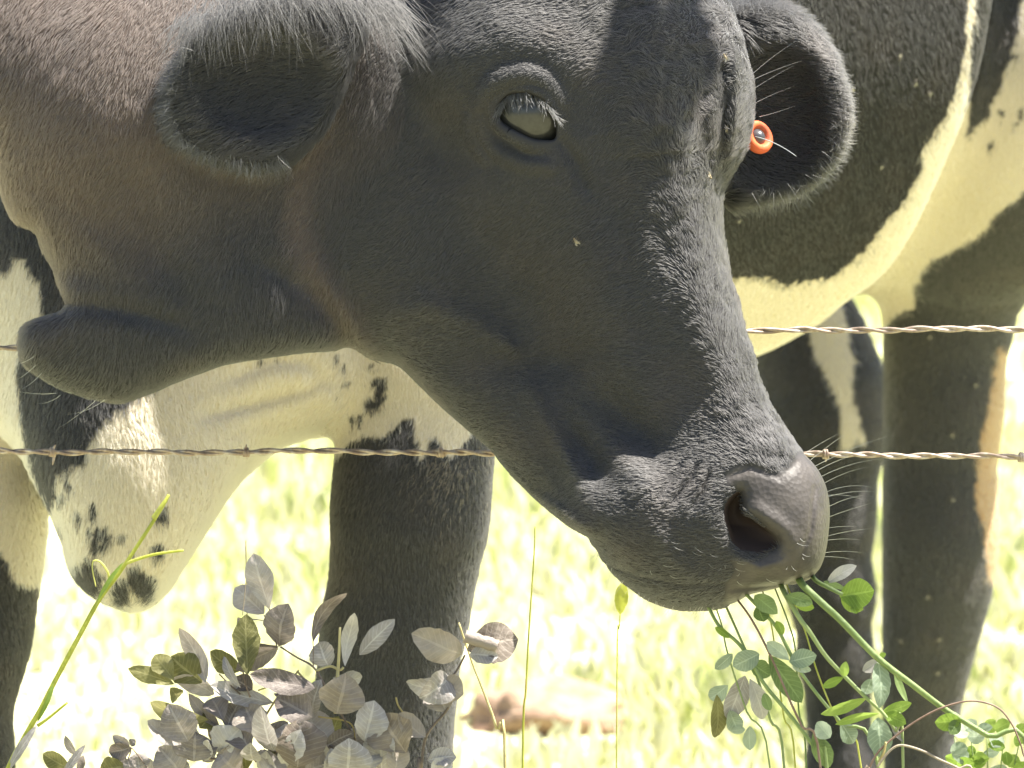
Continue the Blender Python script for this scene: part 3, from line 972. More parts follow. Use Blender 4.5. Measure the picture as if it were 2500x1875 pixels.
def fringe(outline, z, count, ln, cx, cy, out=0.8, wob=14):
    path = catmull(outline, 24)
    R_, Dd = [], []
    for i in range(count):
        c = path[RNG.integers(len(path))]
        o = np.array([c[0] - cx, c[1] - cy]); o /= np.hypot(*o)
        R_.append((c[0] + RNG.normal() * wob * 0.5 - o[0] * 14, c[1] + RNG.normal() * wob * 0.5 - o[1] * 14, z + RNG.normal() * 22))
        Dd.append((o[0] * out + 0.15, o[1] * out + 0.1, -0.45 + 0.5 * RNG.normal()))
    return wisps(np.array(R_), np.array(Dd), RNG.uniform(0.4, 1.1, count) * ln, 0.05, spread=0.3)
q = fringe([(520, 70), (470, 110), (430, 165), (408, 215), (404, 270), (420, 325), (460, 366), (540, 399), (620, 416), (695, 402)], -30, 2400, 46, 650, 200)
hairs("ear_fringe", q, 0.8, np.full((len(q), 3), 0.03))
q = fringe([(1790, 8), (1870, 4), (1950, 38), (2010, 108), (2045, 185), (2062, 262), (2052, 340), (2012, 408), (1945, 458), (1850, 484)], 400, 2600, 56, 1860, 250)
hairs("ear_fringe", q, 0.85, np.full((len(q), 3), 0.02))

WH = []   # single long bristles: (from, to, sag)
def bristle(a, b, sag=0.0):
    t = np.linspace(0, 1, 7)[:, None]
    a = np.array(a, float); b = np.array(b, float)
    if a[0] > 1970: a = a - np.array([16.0, 0, 0])
    q = a + (b - a) * t
    q[:, 1] += sag * 4 * (t * (1 - t))[:, 0]
    WH.append(q)
for a, b, sg in [((2005, 1140, 60), (2180, 1060, -60), -6), ((2012, 1150, 60), (2140, 1100, 20), -8), ((2020, 1165, 50), (2150, 1120, -40), -8), ((2022, 1185, 60), (2120, 1140, 30), -6),
                 ((2028, 1205, 60), (2130, 1190, 10), -10), ((2028, 1212, 50), (2110, 1222, -20), -8), ((2032, 1215, 50), (2140, 1200, -10), -6), ((2036, 1265, 40), (2125, 1228, -60), -2),
                 ((2036, 1290, 40), (2090, 1285, -30), -2), ((2036, 1310, 40), (2130, 1290, -10), -3), ((2032, 1350, 40), (2110, 1350, -40), -4), ((2028, 1360, 40), (2090, 1368, -10), -3),
                 ((2036, 1240, 40), (2110, 1210, 40), -5), ((2034, 1320, 40), (2100, 1318, 0), -3), ((1990, 1130, 90), (2080, 1050, 60), -2), ((1980, 1110, 90), (2052, 1058, 60), -2),
                 ((1843, 172, 300), (1950, 92, 240), -4), ((1844, 186, 300), (1966, 140, 240), -3), ((1844, 210, 300), (1945, 152, 240), -2), ((1850, 243, 310), (1940, 205, 250), -2), ((1862, 276, 310), (1950, 250, 250), 2),
                 ((130, 960, 150), (20, 950, 60), 6), ((140, 965, 150), (90, 985, 60), 6), ((75, 870, 150), (30, 890, 60), 4), ((80, 890, 150), (35, 928, 60), 4), ((95, 910, 150), (50, 950, 60), 4), ((230, 975, 150), (140, 1045, 60), 4), ((250, 976, 150), (160, 1012, 60), 8),
                 ((965, 120, 60), (1010, 175, -60), -4), ((940, 60, 40), (990, 130, -60), -10), ((930, 90, 40), (975, 172, -60), -4)]:
    bristle(a, b, sg)
for i in range(46):
    x = RNG.uniform(1450, 1760); z = RNG.uniform(0, 120)
    y = np.interp(x, [1440, 1530, 1590, 1660, 1760], [1345, 1430, 1476, 1497, 1490])
    bristle((x, y - 12, z), (x - RNG.uniform(-10, 40), y + RNG.uniform(14, 40), z - 30), 2)
for i in range(30):
    x = RNG.uniform(1560, 1980); y = RNG.uniform(1290, 1420)
    if NOSTRIL_OUT.uv(np.array([x]), np.array([y]))[0] < 20: continue
    z = surf_z(x, y)
    if z is None: continue
    bristle((x, y, z + 4), (x + RNG.uniform(-12, 30), y + RNG.uniform(2, 16), z - RNG.uniform(25, 60)), 3)
WH = np.array(WH)
hairs("whiskers", WH, 0.55, np.full((len(WH), 3), 0.20))

# eye
def lathe(profile, c, ax, steps=28):
    ax = np.array(ax, float); ax /= np.linalg.norm(ax)
    a = np.cross(ax, [0.0, 1, 0.2]); a /= np.linalg.norm(a); b = np.cross(ax, a)
    Vv, Ff = [], []
    m = len(profile)
    for i in range(steps):
        t = 2 * math.pi * i / steps
        for r, h in profile: Vv.append(np.array(c) + ax * h + r * (a * math.cos(t) + b * math.sin(t)))
    for i in range(steps):
        for j in range(m - 1):
            i2 = (i + 1) % steps
            Ff.append([i * m + j, i2 * m + j, i2 * m + j + 1, i * m + j + 1])
    return Vv, Ff
m_eye, n, l, p = new_mat("eyeball", 0.5, 0.2)
tc = n.new("ShaderNodeTexCoord")
nz = noise_node(n, l, 260, 3, 0.6)
rp = ramp_node(n, l, nz.outputs["Fac"], [(0.35, (0.020, 0.019, 0.016)), (0.7, (0.034, 0.033, 0.028))])
l.new(rp.outputs[0], p.inputs["Base Color"])
p.inputs["Coat Weight"].default_value = 0.8; p.inputs["Coat Roughness"].default_value = 0.15
gaze = np.array([0.10, -0.12, -0.98]); gaze /= np.linalg.norm(gaze)
prof = [(ER * math.sin(t), ER * math.cos(t) * (1 + 0.05 * math.exp(-(t / 0.6) ** 2))) for t in np.linspace(0.001, math.pi - 0.001, 26)]
Vv, Ff = lathe(prof, EC, gaze, 36)
eye = link_mesh("eye", to_world(np.array(Vv)), Ff, m_eye, cow)
R_, Dd, Ln = [], [], []
up = lid_path([(1218, 262), (1228, 246), (1248, 232), (1282, 227), (1318, 238), (1340, 258), (1355, 285)], 4)
for i in range(220):
    t = RNG.random() * (len(up) - 1); j = int(t); c = np.array(up[j]) + (np.array(up[min(j + 1, len(up) - 1)]) - np.array(up[j])) * (t - j)
    R_.append(c + RNG.normal(size=3) * 3); a = (c[0] - 1285) / 70
    Dd.append((0.25 * a + 0.1, 0.72, -0.55)); Ln.append(RNG.uniform(28, 64))
q = wisps(np.array(R_), np.array(Dd), np.array(Ln), -0.1, spread=0.12)
hairs("eyelashes", q, 1.2, np.full((len(q), 3), 0.045))

# ear tag
m_tag, n, l, p = new_mat("orange_plastic", 0.6, 0.3)
nz = noise_node(n, l, 90, 3)
rp = ramp_node(n, l, nz.outputs["Fac"], [(0.35, (0.34, 0.07, 0.03)), (0.45, (0.58, 0.105, 0.035)), (0.7, (0.68, 0.14, 0.045))])
l.new(rp.outputs[0], p.inputs["Base Color"])
m_stud, n, l, p = new_mat("dark_stud", 0.35, 0.5)
p.inputs["Base Color"].default_value = (0.05, 0.05, 0.055, 1)
tax = np.array([0.62, -0.34, -0.70])
tz = 300
tc_ = np.array([1860, 326, tz], float)
prof = [(20, -16), (38, -16), (42, -10), (43, 0), (40, 8), (33, 11), (26, 9), (24, 4), (20, 2), (20, -16)]
Vv, Ff = lathe(prof, tc_, tax)
tagm = link_mesh("ear_tag", to_world(np.array(Vv)), Ff, m_tag, cow)
tagm["label"] = "round orange plastic button tag in the far ear"
Vv, Ff = lathe([(0.1, 14), (8, 14), (12, 9), (20, 3), (21, -14), (0.1, -14)], tc_, tax)
link_mesh("stud", to_world(np.array(Vv)), Ff, m_stud, tagm)

m_strand, n, l, p = new_mat("pale_strand", 0.4, 0.5); p.inputs["Base Color"].default_value = (0.34, 0.36, 0.36, 1)
_t = np.linspace(0, 1, 9)[:, None]
_q = np.array([1850, 327, 262.0]) + _t * np.array([100, 50, -70.0]); _q[:, 1] -= 14 * (4 * _t * (1 - _t))[:, 0] * np.array([1] * 9) * 0.5
g = Geo().tube(_q, np.linspace(1.6, 0.7, 9), 6)
link_mesh("strand", to_world(np.array(g.v)), g.f, m_strand, tagm)
# ------------------------------------------------------------------ barbed wire
m_rust, n, l, p = new_mat("rusty_wire", 0.55, 0.4)
nz = noise_node(n, l, 120, 5, 0.7)
rp = ramp_node(n, l, nz.outputs["Fac"], [(0.3, (0.20, 0.13, 0.09)), (0.5, (0.40, 0.31, 0.23)), (0.7, (0.62, 0.56, 0.48))])
l.new(rp.outputs[0], p.inputs["Base Color"])
p.inputs["Metallic"].default_value = 0.25
WZ = 620.0
def wire(name, label, pts, barbs, rs=3.9, pitch=128.0, phase=0.0):
    xs = np.array([a for a, _ in pts], float); ys = np.array([b for _, b in pts], float)
    def line(u): return np.interp(u, xs, ys)
    root = empty(name, WP(1250, line(1250), WZ))
    tag(root, label, "barbed wire", "strands of the barbed wire fence")
    us = np.arange(xs[0], xs[-1], 11.0)
    wob = 3.0 * np.sin(us / 190.0 + phase) + 1.8 * np.sin(us / 67.0 + 2 * phase) + 0.9 * np.sin(us / 23.0 + phase)
    mid = np.array([U3(a, line(a) + w_, WZ) for a, w_ in zip(us, wob)])
    for k in (0, 1):
        th = 2 * math.pi * us / pitch + 0.8 * np.sin(us / 210.0 + phase) + 0.5 * np.sin(us / 83.0) + math.pi * k + phase
        q = mid + np.stack([0 * us, np.cos(th) * rs, np.sin(th) * rs], 1)
        g = Geo().tube(q, rs * 1.08, 7)
        link_mesh("strand", to_world(np.array(g.v)), g.f, m_rust, root)
    for bu, a1, a2, l1, l2 in barbs:
        c = U3(bu, line(bu) + np.interp(bu, us, wob), WZ)
        g = Geo()
        t = np.linspace(0, 2.3 * 2 * math.pi, 40)
        coil = np.stack([c[0] + (t / t[-1] - 0.5) * 13, c[1] + np.cos(t) * rs * 2.3, c[2] + np.sin(t) * rs * 2.3], 1)
        def spike(o, ang, ln, dz):
            d = np.array([math.cos(ang), -math.sin(ang), dz])
            return np.stack([o + d * s_ for s_ in np.linspace(0, ln, 6)])
        s1 = spike(coil[0], a1, l1, -0.25)[::-1]; s2 = spike(coil[-1], a2, l2, -0.2)
        q = np.concatenate([s1[:-1], coil, s2[1:]])
        r = np.full(len(q), rs * 0.92); r[:3] = [1.2, 2.8, 3.8]; r[-3:] = [3.8, 2.8, 1.2]
        g.tube(q, r, 6)
        link_mesh("barb", to_world(np.array(g.v)), g.f, m_rust, root)
    return root
wire("barbed_wire", "upper strand of twisted barbed wire, bright above the cow's white belly edge",
     [(-2600, 884), (0, 845), (1840, 812), (2500, 800), (5000, 780)], [(-420, 1.9, -1.4, 34, 30), (2710, 1.7, -1.4, 34, 30)], 4.2, 150.0, 0.7)
wire("barbed_wire", "lower strand of rusty barbed wire, passing behind the cow's jaw and nose tip",
     [(-2600, 1092), (0, 1100), (600, 1103), (1090, 1107), (1960, 1113), (2500, 1115), (5000, 1110)],
     [(-350, 1.9, -1.4, 34, 30), (128, 1.1, -1.75, 32, 36), (602, 1.35, -1.9, 30, 22), (1076, 2.2, -1.2, 14, 14), (1548, 1.4, -1.5, 20, 20), (2016, 0.75, -1.9, 20, 24), (2494, 1.4, -1.7, 24, 16)], 4.1, 132.0, 0.0)

# ------------------------------------------------------------------ flies on the hide
m_fly, n, l, p = new_mat("fly_body", 0.4, 0.5)
nz = noise_node(n, l, 900, 2)
rp = ramp_node(n, l, nz.outputs["Fac"], [(0.4, (0.05, 0.045, 0.035)), (0.6, (0.12, 0.10, 0.07))])
l.new(rp.outputs[0], p.inputs["Base Color"])
m_flyp, n, l, p = new_mat("pale_fly_body", 0.5, 0.4); p.inputs["Base Color"].default_value = (0.24, 0.19, 0.11, 1)
m_wing, n, l, p = new_mat("fly_wing", 0.25, 0.6); p.inputs["Base Color"].default_value = (0.17, 0.155, 0.12, 1)
def sphere_geo(c, r, seg=8, ring=5):
    Vv, Ff = [], []
    for i in range(ring + 1):
        t = math.pi * i / ring
        for j in range(seg):
            a = 2 * math.pi * j / seg
            Vv.append(np.array(c) + np.array(r) * np.array([math.sin(t) * math.cos(a), math.sin(t) * math.sin(a), math.cos(t)]))
    for i in range(ring):
        for j in range(seg):
            Ff.append([i * seg + j, i * seg + (j + 1) % seg, (i + 1) * seg + (j + 1) % seg, (i + 1) * seg + j])
    return Vv, Ff
def mesh_only(name, g, m):
    me = bpy.data.meshes.new(name); me.from_pydata([list(map(float, q)) for q in g.v], [], g.f); me.materials.append(m)
    me.polygons.foreach_set("use_smooth", np.ones(len(me.polygons), dtype=bool)); me.update(); return me
g = Geo(); g.add(*sphere_geo((0, 0, 1.0), (1.1, 2.2, 1.0))); g.add(*sphere_geo((0, 2.4, 1.0), (0.8, 0.7, 0.8), 8, 4))
for sx in (-1, 1):
    for yy in (-1, 0.3, 1.4): g.tube([(sx * 0.8, yy, 0.8), (sx * 2.0, yy * 1.3, 0.9), (sx * 2.6, yy * 1.6, 0.0)], 0.12, 4)
ME_FLY = mesh_only("thorax", g, m_fly); ME_FLYP = mesh_only("thorax", g, m_flyp)
g = Geo()
for sx in (-1, 1):
    q = [(sx * 0.4, 0.8, 1.7), (sx * 1.5, -0.8, 1.9), (sx * 1.9, -2.6, 1.6), (sx * 1.0, -3.2, 1.5), (sx * 0.3, -1.5, 1.7)]
    g.add(q, [[0, 1, 2, 3, 4]])
ME_WING = mesh_only("wings", g, m_wing)
FL = [(2190, 138, "flank"), (2228, 200, "flank"), (2072, 218, "flank"), (2262, 226, "flank"), (2078, 296, "flank"), (2054, 298, "flank"), (2148, 402, "flank"), (1797, 533, "flank"), (2270, 822, "leg"), (2380, 938, "leg"), (2325, 1058, "leg"), (2322, 1218, "leg"), (2268, 1458, "leg"), (2204, 1566, "leg"), (2288, 1560, "leg"), (2284, 1640, "leg"),
      (1767, 143, "face"), (1762, 315, "face"), (1720, 430, "face"), (1410, 588, "face"), (2495, 690, "leg")]
FLY_LABELS = ["small fly high on the black flank, nearest the frame's top", 'small fly on the black flank under the highest one', "small fly on the black flank just right of the far ear's upper rim", 'small fly on the black flank closest to the white stripe', 'right one of two flies close together beside the far ear', 'left one of two flies close together beside the far ear', 'small fly on the black flank near the edge of the white belly', 'small fly on the dark flank tight against the edge of the face', 'small fly on the near hind leg right under the upper wire', 'small fly at the right edge of the hind leg between the wires', 'small fly on the hind leg just above the lower wire', 'small fly on the hind leg just below the lower wire', 'small fly on the bulge of the hock', 'left one of two level flies low on the hind leg', 'right one of two level flies low on the hind leg', 'lowest fly on the near hind leg', "pale fly on the black face level with the eye's top, beside the far ear", 'pale fly on the black face left of the orange ear tag', 'pale fly on the nose bridge below the ear tag', 'pale fly alone in the middle of the black cheek', 'small fly at the back edge of the thigh above the upper wire']
for (u_, v_, where), lab in zip(FL, FLY_LABELS):
    z_ = surf_z(u_, v_)
    if z_ is None or z_ > 8000: continue
    P0 = U3(u_, v_, z_)[None]
    N0 = grad(P0)[0]; N0 /= np.linalg.norm(N0)
    Nw = Vector(dir_world(N0)[0]); o = empty("fly", to_world(P0 + N0 * (7 if where != "face" else 10))[0])
    tag(o, lab, "fly", {"flank": "flies on the cow's flank", "leg": "flies on the cow's hind leg", "face": "flies on the cow's face"}[where])
    qrot = Nw.to_track_quat('Z', 'Y') @ Matrix.Rotation(RNG.uniform(0, 6.28), 3, 'Z').to_quaternion()
    o.rotation_mode = 'QUATERNION'; o.rotation_quaternion = qrot
    sc_ = 0.00095
    o.scale = (sc_,) * 3
    for nm, me in (("thorax", ME_FLYP if where == "face" else ME_FLY), ("wings", ME_WING)):
        c = bpy.data.objects.new(nm, me); COL.objects.link(c); c.parent = o
# ------------------------------------------------------------------ plants
def leaf_mat(name, c0, c1, c2, trans, rough=0.6, tcol=None, scale=70, veins=0.35):
    m = bpy.data.materials.new(name); m.use_nodes = True
    n = m.node_tree.nodes; l = m.node_tree.links
    p = n["Principled BSDF"]; p.inputs["Roughness"].default_value = rough; p.inputs["Specular IOR Level"].default_value = 0.35
    oi = n.new("ShaderNodeObjectInfo")
    nz = noise_node(n, l, scale, 5, 0.65)
    ad = n.new("ShaderNodeMath"); ad.operation = 'MULTIPLY_ADD'; ad.inputs[1].default_value = 0.5; 
    l.new(oi.outputs["Random"], ad.inputs[0]); l.new(nz.outputs["Fac"], ad.inputs[2])
    sb = n.new("ShaderNodeMath"); sb.operation = 'SUBTRACT'; sb.inputs[1].default_value = 0.25; l.new(ad.outputs[0], sb.inputs[0])
    r = ramp_node(n, l, sb.outputs[0], [(0.25, c0), (0.5, c1), (0.78, c2)])
    # veins follow the blade: t runs along it, q across it
    at = n.new("ShaderNodeAttribute"); at.attribute_name = "blade"
    sx = n.new("ShaderNodeSeparateXYZ"); l.new(at.outputs["Vector"], sx.inputs[0])
    def mth(op, a, b_=None):
        k = n.new("ShaderNodeMath"); k.operation = op
        for i_, v_ in enumerate((a, b_)):
            if v_ is None: continue
            if isinstance(v_, (int, float)): k.inputs[i_].default_value = v_
            else: l.new(v_, k.inputs[i_])
        return k.outputs[0]
    aq = mth('ABSOLUTE', sx.outputs["Y"])
    side = mth('FRACT', mth('MULTIPLY', mth('SUBTRACT', sx.outputs["X"], mth('MULTIPLY', aq, 0.22)), 9.0))
    side = mth('MULTIPLY', mth('LESS_THAN', mth('ABSOLUTE', mth('SUBTRACT', side, 0.5)), 0.10), 0.5)
    mid = mth('LESS_THAN', aq, 0.07)
    vein = mth('MULTIPLY', mth('MAXIMUM', side, mid), veins)
    vm = n.new("ShaderNodeMix"); vm.data_type = 'RGBA'; l.new(vein, vm.inputs["Factor"])
    l.new(r.outputs[0], vm.inputs["A"]); vm.inputs["B"].default_value = (*[min(1.5 * x_ + 0.02, 0.8) for x_ in c2], 1)
    r = vm; r_out = vm.outputs["Result"]
    l.new(r_out, p.inputs["Base Color"])
    b = bump_node(n, l, mth('ADD', nz.outputs["Fac"], mth('MULTIPLY', vein, -0.5)), 0.6, 0.003, p)
    tr = n.new("ShaderNodeBsdfTranslucent")
    if tcol: tr.inputs["Color"].default_value = (*tcol, 1)
    else: l.new(r_out, tr.inputs["Color"])
    mix = n.new("ShaderNodeMixShader"); mix.inputs[0].default_value = trans
    l.new(p.outputs[0], mix.inputs[1]); l.new(tr.outputs[0], mix.inputs[2]); l.new(mix.outputs[0], n["Material Output"].inputs["Surface"])
    return m
M_MAUVE = leaf_mat("dry_mauve_leaf", (0.15, 0.128, 0.114), (0.25, 0.22, 0.198), (0.35, 0.318, 0.29), 0.18)
M_BROWN = leaf_mat("dry_brown_leaf", (0.12, 0.098, 0.084), (0.20, 0.168, 0.146), (0.29, 0.25, 0.22), 0.18)
M_PALE = leaf_mat("bleached_leaf", (0.26, 0.235, 0.215), (0.36, 0.335, 0.31), (0.46, 0.435, 0.405), 0.22)
M_OLIVE = leaf_mat("yellowing_leaf", (0.13, 0.125, 0.045), (0.20, 0.19, 0.07), (0.26, 0.24, 0.11), 0.40)
M_BEIGE = leaf_mat("beige_leaf", (0.15, 0.12, 0.095), (0.22, 0.185, 0.15), (0.30, 0.26, 0.22), 0.22)
M_GREEN = leaf_mat("green_leaf", (0.13, 0.19, 0.07), (0.19, 0.26, 0.10), (0.25, 0.33, 0.14), 0.55, 0.5)
M_LIME = leaf_mat("bright_leaf", (0.17, 0.26, 0.04), (0.23, 0.33, 0.06), (0.30, 0.40, 0.09), 0.5, 0.5)
M_BLUE = leaf_mat("blue_green_leaf", (0.23, 0.29, 0.20), (0.32, 0.38, 0.28), (0.40, 0.46, 0.35), 0.5, 0.5)
M_TWIG = leaf_mat("twig", (0.10, 0.075, 0.055), (0.20, 0.15, 0.11), (0.30, 0.25, 0.18), 0.0, veins=0.0)
M_STEM = leaf_mat("green_stem", (0.16, 0.22, 0.07), (0.22, 0.29, 0.10), (0.28, 0.34, 0.14), 0.15, 0.5, veins=0.0)
M_YSTEM = leaf_mat("yellow_green_stem", (0.36, 0.38, 0.05), (0.46, 0.48, 0.08), (0.56, 0.55, 0.17), 0.3, 0.5, veins=0.0)
M_PINK = leaf_mat("brown_tendril", (0.14, 0.09, 0.065), (0.20, 0.13, 0.095), (0.26, 0.19, 0.14), 0.0, veins=0.0)
M_STRAW = leaf_mat("straw_stem", (0.34, 0.27, 0.10), (0.44, 0.35, 0.14), (0.5, 0.44, 0.22), 0.15, veins=0.0)

def leaf(parent, base, tip, width, mat, z=0.0, dz=0.0, roll=0.0, fold=0.18, curl=0.1, shape=0.9, twist=0.0, wob=0.05, name="leaf", rng=random):
    """a leaf blade as a bent, folded sheet of its own; base and tip in sketch units"""
    A = U3(base[0], base[1], z); B = U3(tip[0], tip[1], z + dz)
    ax = B - A; Lg = np.linalg.norm(ax); ax /= Lg
    ref = np.array([0.0, 0, -1.0]); ref -= ax * (ref @ ax)
    if np.linalg.norm(ref) < 0.2: ref = np.array([0, -1.0, 0]) - ax * (-ax[1])
    nrm = ref / np.linalg.norm(ref); side = np.cross(ax, nrm)
    nu, nv = 12, 6
    Vv, Ff = [], []
    ph = rng.uniform(0, 6.28)
    for i in range(nu + 1):
        t = i / nu
        w = width * 0.5 * max(math.sin(math.pi * min(t ** (shape * 1.15), 1.0)), 0.0) ** 0.68 + width * 0.02
        if i == nu: w = width * 0.015
        a = roll + twist * t
        a *= 0.7; s_ = side * math.cos(a) + nrm * math.sin(a)
        n_ = nrm * math.cos(a) - side * math.sin(a)
        c = A + ax * Lg * t + n_ * Lg * curl * (4 * t * (1 - t)) - n_ * Lg * 0.5 * curl * t * t
        for j in range(nv + 1):
            q = -1 + 2 * j / nv
            ed = 1 + wob * math.sin(7 * t + ph + q) + wob * rng.uniform(-1, 1)
            Vv.append(c + s_ * w * q * ed + n_ * (abs(q) ** 0.8 * fold * w + 1.6 * wob * w * math.sin(6 * t + 3 * q + ph) + 0.05 * w * math.sin(26 * t - 4 * abs(q))))
    for i in range(nu):
        for j in range(nv):
            k = i * (nv + 1) + j
            Ff.append([k, k + 1, k + nv + 2, k + nv + 1])
    o = link_mesh(name, to_world(np.array(Vv)), Ff, mat, parent)
    bl = o.data.attributes.new("blade", 'FLOAT_VECTOR', 'POINT')
    bl.data.foreach_set("vector", np.array([(i / nu, -1 + 2 * j / nv, 0) for i in range(nu + 1) for j in range(nv + 1)], dtype=np.float32).ravel())
    return o

def stem(parent, pts, r0, r1, mat, name="stem", sides=7, n=5):
    """pts: (u, v, z); radii in sketch units"""
    q = catmull([U3(*p_) for p_ in pts], n)
    g = Geo().tube(q, np.linspace(r0, r1, len(q)), sides)
    return link_mesh(name, to_world(np.array(g.v)), g.f, mat, parent)

def ground_at(u, z):
    """v of the ground straight under (u, z)"""
    dep = (D0U + z) * PX
    y = (-CAM_H + dep * sp) / cp
    return 937.5 - y / PX / ((D0U + z) / D0U)

# dried shrub in front of the fence, each leaf its own
def c7(x, y): return (250 + x * 0.4747, 1275 + y * 0.4747)
zb = -60
shrub = empty("dried_shrub", [*WP(640, 1900, zb)[:2], 0.0])
tag(shrub, "low dried shrub with curled grey and olive leaves below the white brisket", "shrub")
rs = random.Random(3)
SH = [  # base, tip, width, material, dz, roll, fold, curl
    ((858, 445), (775, 160), 118, 'M', -20, 0.3, 0.15, 0.05), ((832, 470), (682, 335), 130, 'M', 20, -0.3, 0.12, 0.06), ((910, 635), (950, 420), 160, 'B', -30, 0.4, 0.25, 0.1),
    ((745, 785), (738, 472), 120, 'O', 30, 0.2, 0.1, 0.02), ((750, 525), (690, 500), 60, 'B', 0, 0.6, 0.3, 0.2), ((905, 640), (712, 612), 62, 'B', 10, 0.9, 0.2, 0.12),
    ((900, 652), (688, 755), 96, 'B', 20, 0.5, 0.2, -0.1), ((1083, 615), (1247, 350), 66, 'B', -20, 0.9, 0.2, -0.25), ((1165, 745), (1112, 615), 120, 'P', 10, 0.3, 0.2, 0.1),
    ((1248, 740), (1298, 462), 66, 'P', -10, 0.5, 0.2, -0.2), ((1322, 682), (1503, 498), 84, 'P', -20, 0.3, 0.1, 0.06), ((530, 825), (400, 540), 84, 'M', 0, 0.8, 0.2, -0.16),
    ((702, 768), (552, 668), 100, 'O', 10, 0.5, 0.2, -0.12), ((366, 812), (268, 680), 92, 'O', 20, 0.3, 0.15, 0.1), ((512, 825), (352, 690), 150, 'O', 0, 0.1, 0.12, 0.05), ((368, 832), (132, 752), 74, 'O', -10, 0.3, 0.15, 0.1),
    ((575, 885), (365, 790), 96, 'M', -30, 0.6, 0.2, -0.1), ((1092, 852), (758, 785), 112, 'B', 10, 0.5, 0.2, -0.08), ((772, 862), (672, 805), 84, 'B', 20, 0.4, 0.4, 0.1), ((878, 928), (552, 842), 104, 'P', -40, 0.9, 0.25, -0.06),
    ((545, 1015), (240, 936), 100, 'O', 20, 0.6, 0.2, 0.12), ((440, 1128), (340, 935), 156, 'M', -30, 0.1, 0.2, 0.05), ((602, 1052), (438, 885), 70, 'E', -10, 0.7, 0.2, -0.1), ((405, 1145), (228, 1025), 88, 'M', 0, 0.5, 0.25, -0.12),
    ((1085, 985), (1120, 810), 100, 'P', -30, 0.8, 0.3, 0.1), ((1185, 800), (1338, 800), 96, 'P', 10, 0.5, 0.3, 0.1), ((1205, 985), (1255, 780), 190, 'E', -10, 0.1, 0.45, 0.1), ((1080, 1005), (890, 900), 150, 'B', 30, 0.2, 0.3, 0.1),
    ((880, 1175), (810, 950), 116, 'P', -50, 0.6, 0.35, 0.05), ((905, 1060), (950, 1120), 90, 'P', -40, 0.3, 0.4, 0.1), ((1000, 1262), (1020, 1010), 220, 'E', 0, 0.2, 0.3, 0.08), ((1110, 1200), (1060, 960), 180, 'M', 20, 0.3, 0.3, 0.08), ((920, 1240), (1020, 1070), 110, 'P', -40, 0.5, 0.3, 0.1),
    ((1345, 1125), (1400, 918), 150, 'P', 0, 0.4, 0.35, 0.1), ((1560, 1185), (1440, 985), 210, 'E', 10, 0.2, 0.35, 0.1), ((1662, 1105), (1520, 985), 100, 'E', -20, 0.7, 0.3, -0.15), ((1440, 1300), (1430, 1045), 150, 'P', -30, 0.2, 0.35, 0.06), ((1500, 1290), (1520, 1130), 110, 'E', 10, 0.6, 0.3, 0.1),
    ((1260, 1300), (1270, 1115), 190, 'P', -40, 0.1, 0.3, 0.1), ((1180, 1300), (1178, 1165), 90, 'P', -40, 0.6, 0.3, 0.1), ((600, 1190), (705, 1060), 170, 'P', -40, 0.2, 0.25, 0.1), ((470, 1230), (480, 1080), 190, 'M', -20, 0.1, 0.25, 0.1), ((525, 1225), (548, 1115), 60, 'P', -60, 0.8, 0.3, -0.1),
    ((400, 1290), (290, 1155), 160, 'M', 0, 0.3, 0.3, 0.1), ((780, 1225), (760, 1140), 90, 'P', -50, 0.4, 0.3, 0.1), ((700, 1290), (600, 1190), 190, 'B', 10, 0.2, 0.3, 0.1), ((830, 1290), (900, 1200), 150, 'M', 10, 0.2, 0.3, 0.1), ((640, 1060), (700, 930), 120, 'M', 20, 0.4, 0.3, 0.1), ((800, 1090), (730, 940), 150, 'E', 30, 0.3, 0.3, 0.1),
    ((980, 1010), (1000, 880), 200, 'B', 50, 0.2, 0.3, 0.1), ((620, 1020), (560, 900), 110, 'B', 60, 0.4, 0.3, 0.1), ((500, 1060), (560, 1000), 110, 'O', 40, 0.2, 0.2, 0.1), ((350, 850), (390, 910), 70, 'O', 60, 0.3, 0.2, 0.1),
    ((1040, 1290), (1180, 1230), 160, 'M', 30, 0.3, 0.3, 0.1), ((1340, 1290), (1330, 1170), 160, 'P', 30, 0.5, 0.3, 0.1), ((870, 1290), (840, 1180), 90, 'P', -50, 0.5, 0.3, 0.1), ((710, 850), (620, 690), 50, 'P', 40, 0.9, 0.2, 0.1), ((940, 1180), (870, 1030), 150, 'M', 50, 0.3, 0.3, 0.1), ((760, 1180), (690, 1020), 150, 'B', 60, 0.3, 0.3, 0.1)]
MM = {'M': M_MAUVE, 'B': M_BROWN, 'P': M_PALE, 'O': M_OLIVE, 'E': M_BEIGE}
for (b_, t_, w_, k_, dz_, ro_, fo_, cu_) in SH:
    leaf(shrub, c7(*b_), c7(*t_), w_ * 0.4747 * 1.15, MM[k_], zb + rs.uniform(-40, 40), dz_ + rs.uniform(-15, 15), ro_ * rs.choice((-1, 1)), fo_, cu_, rs.uniform(0.8, 1.15), rs.uniform(-0.5, 0.5), 0.06, rng=rs)
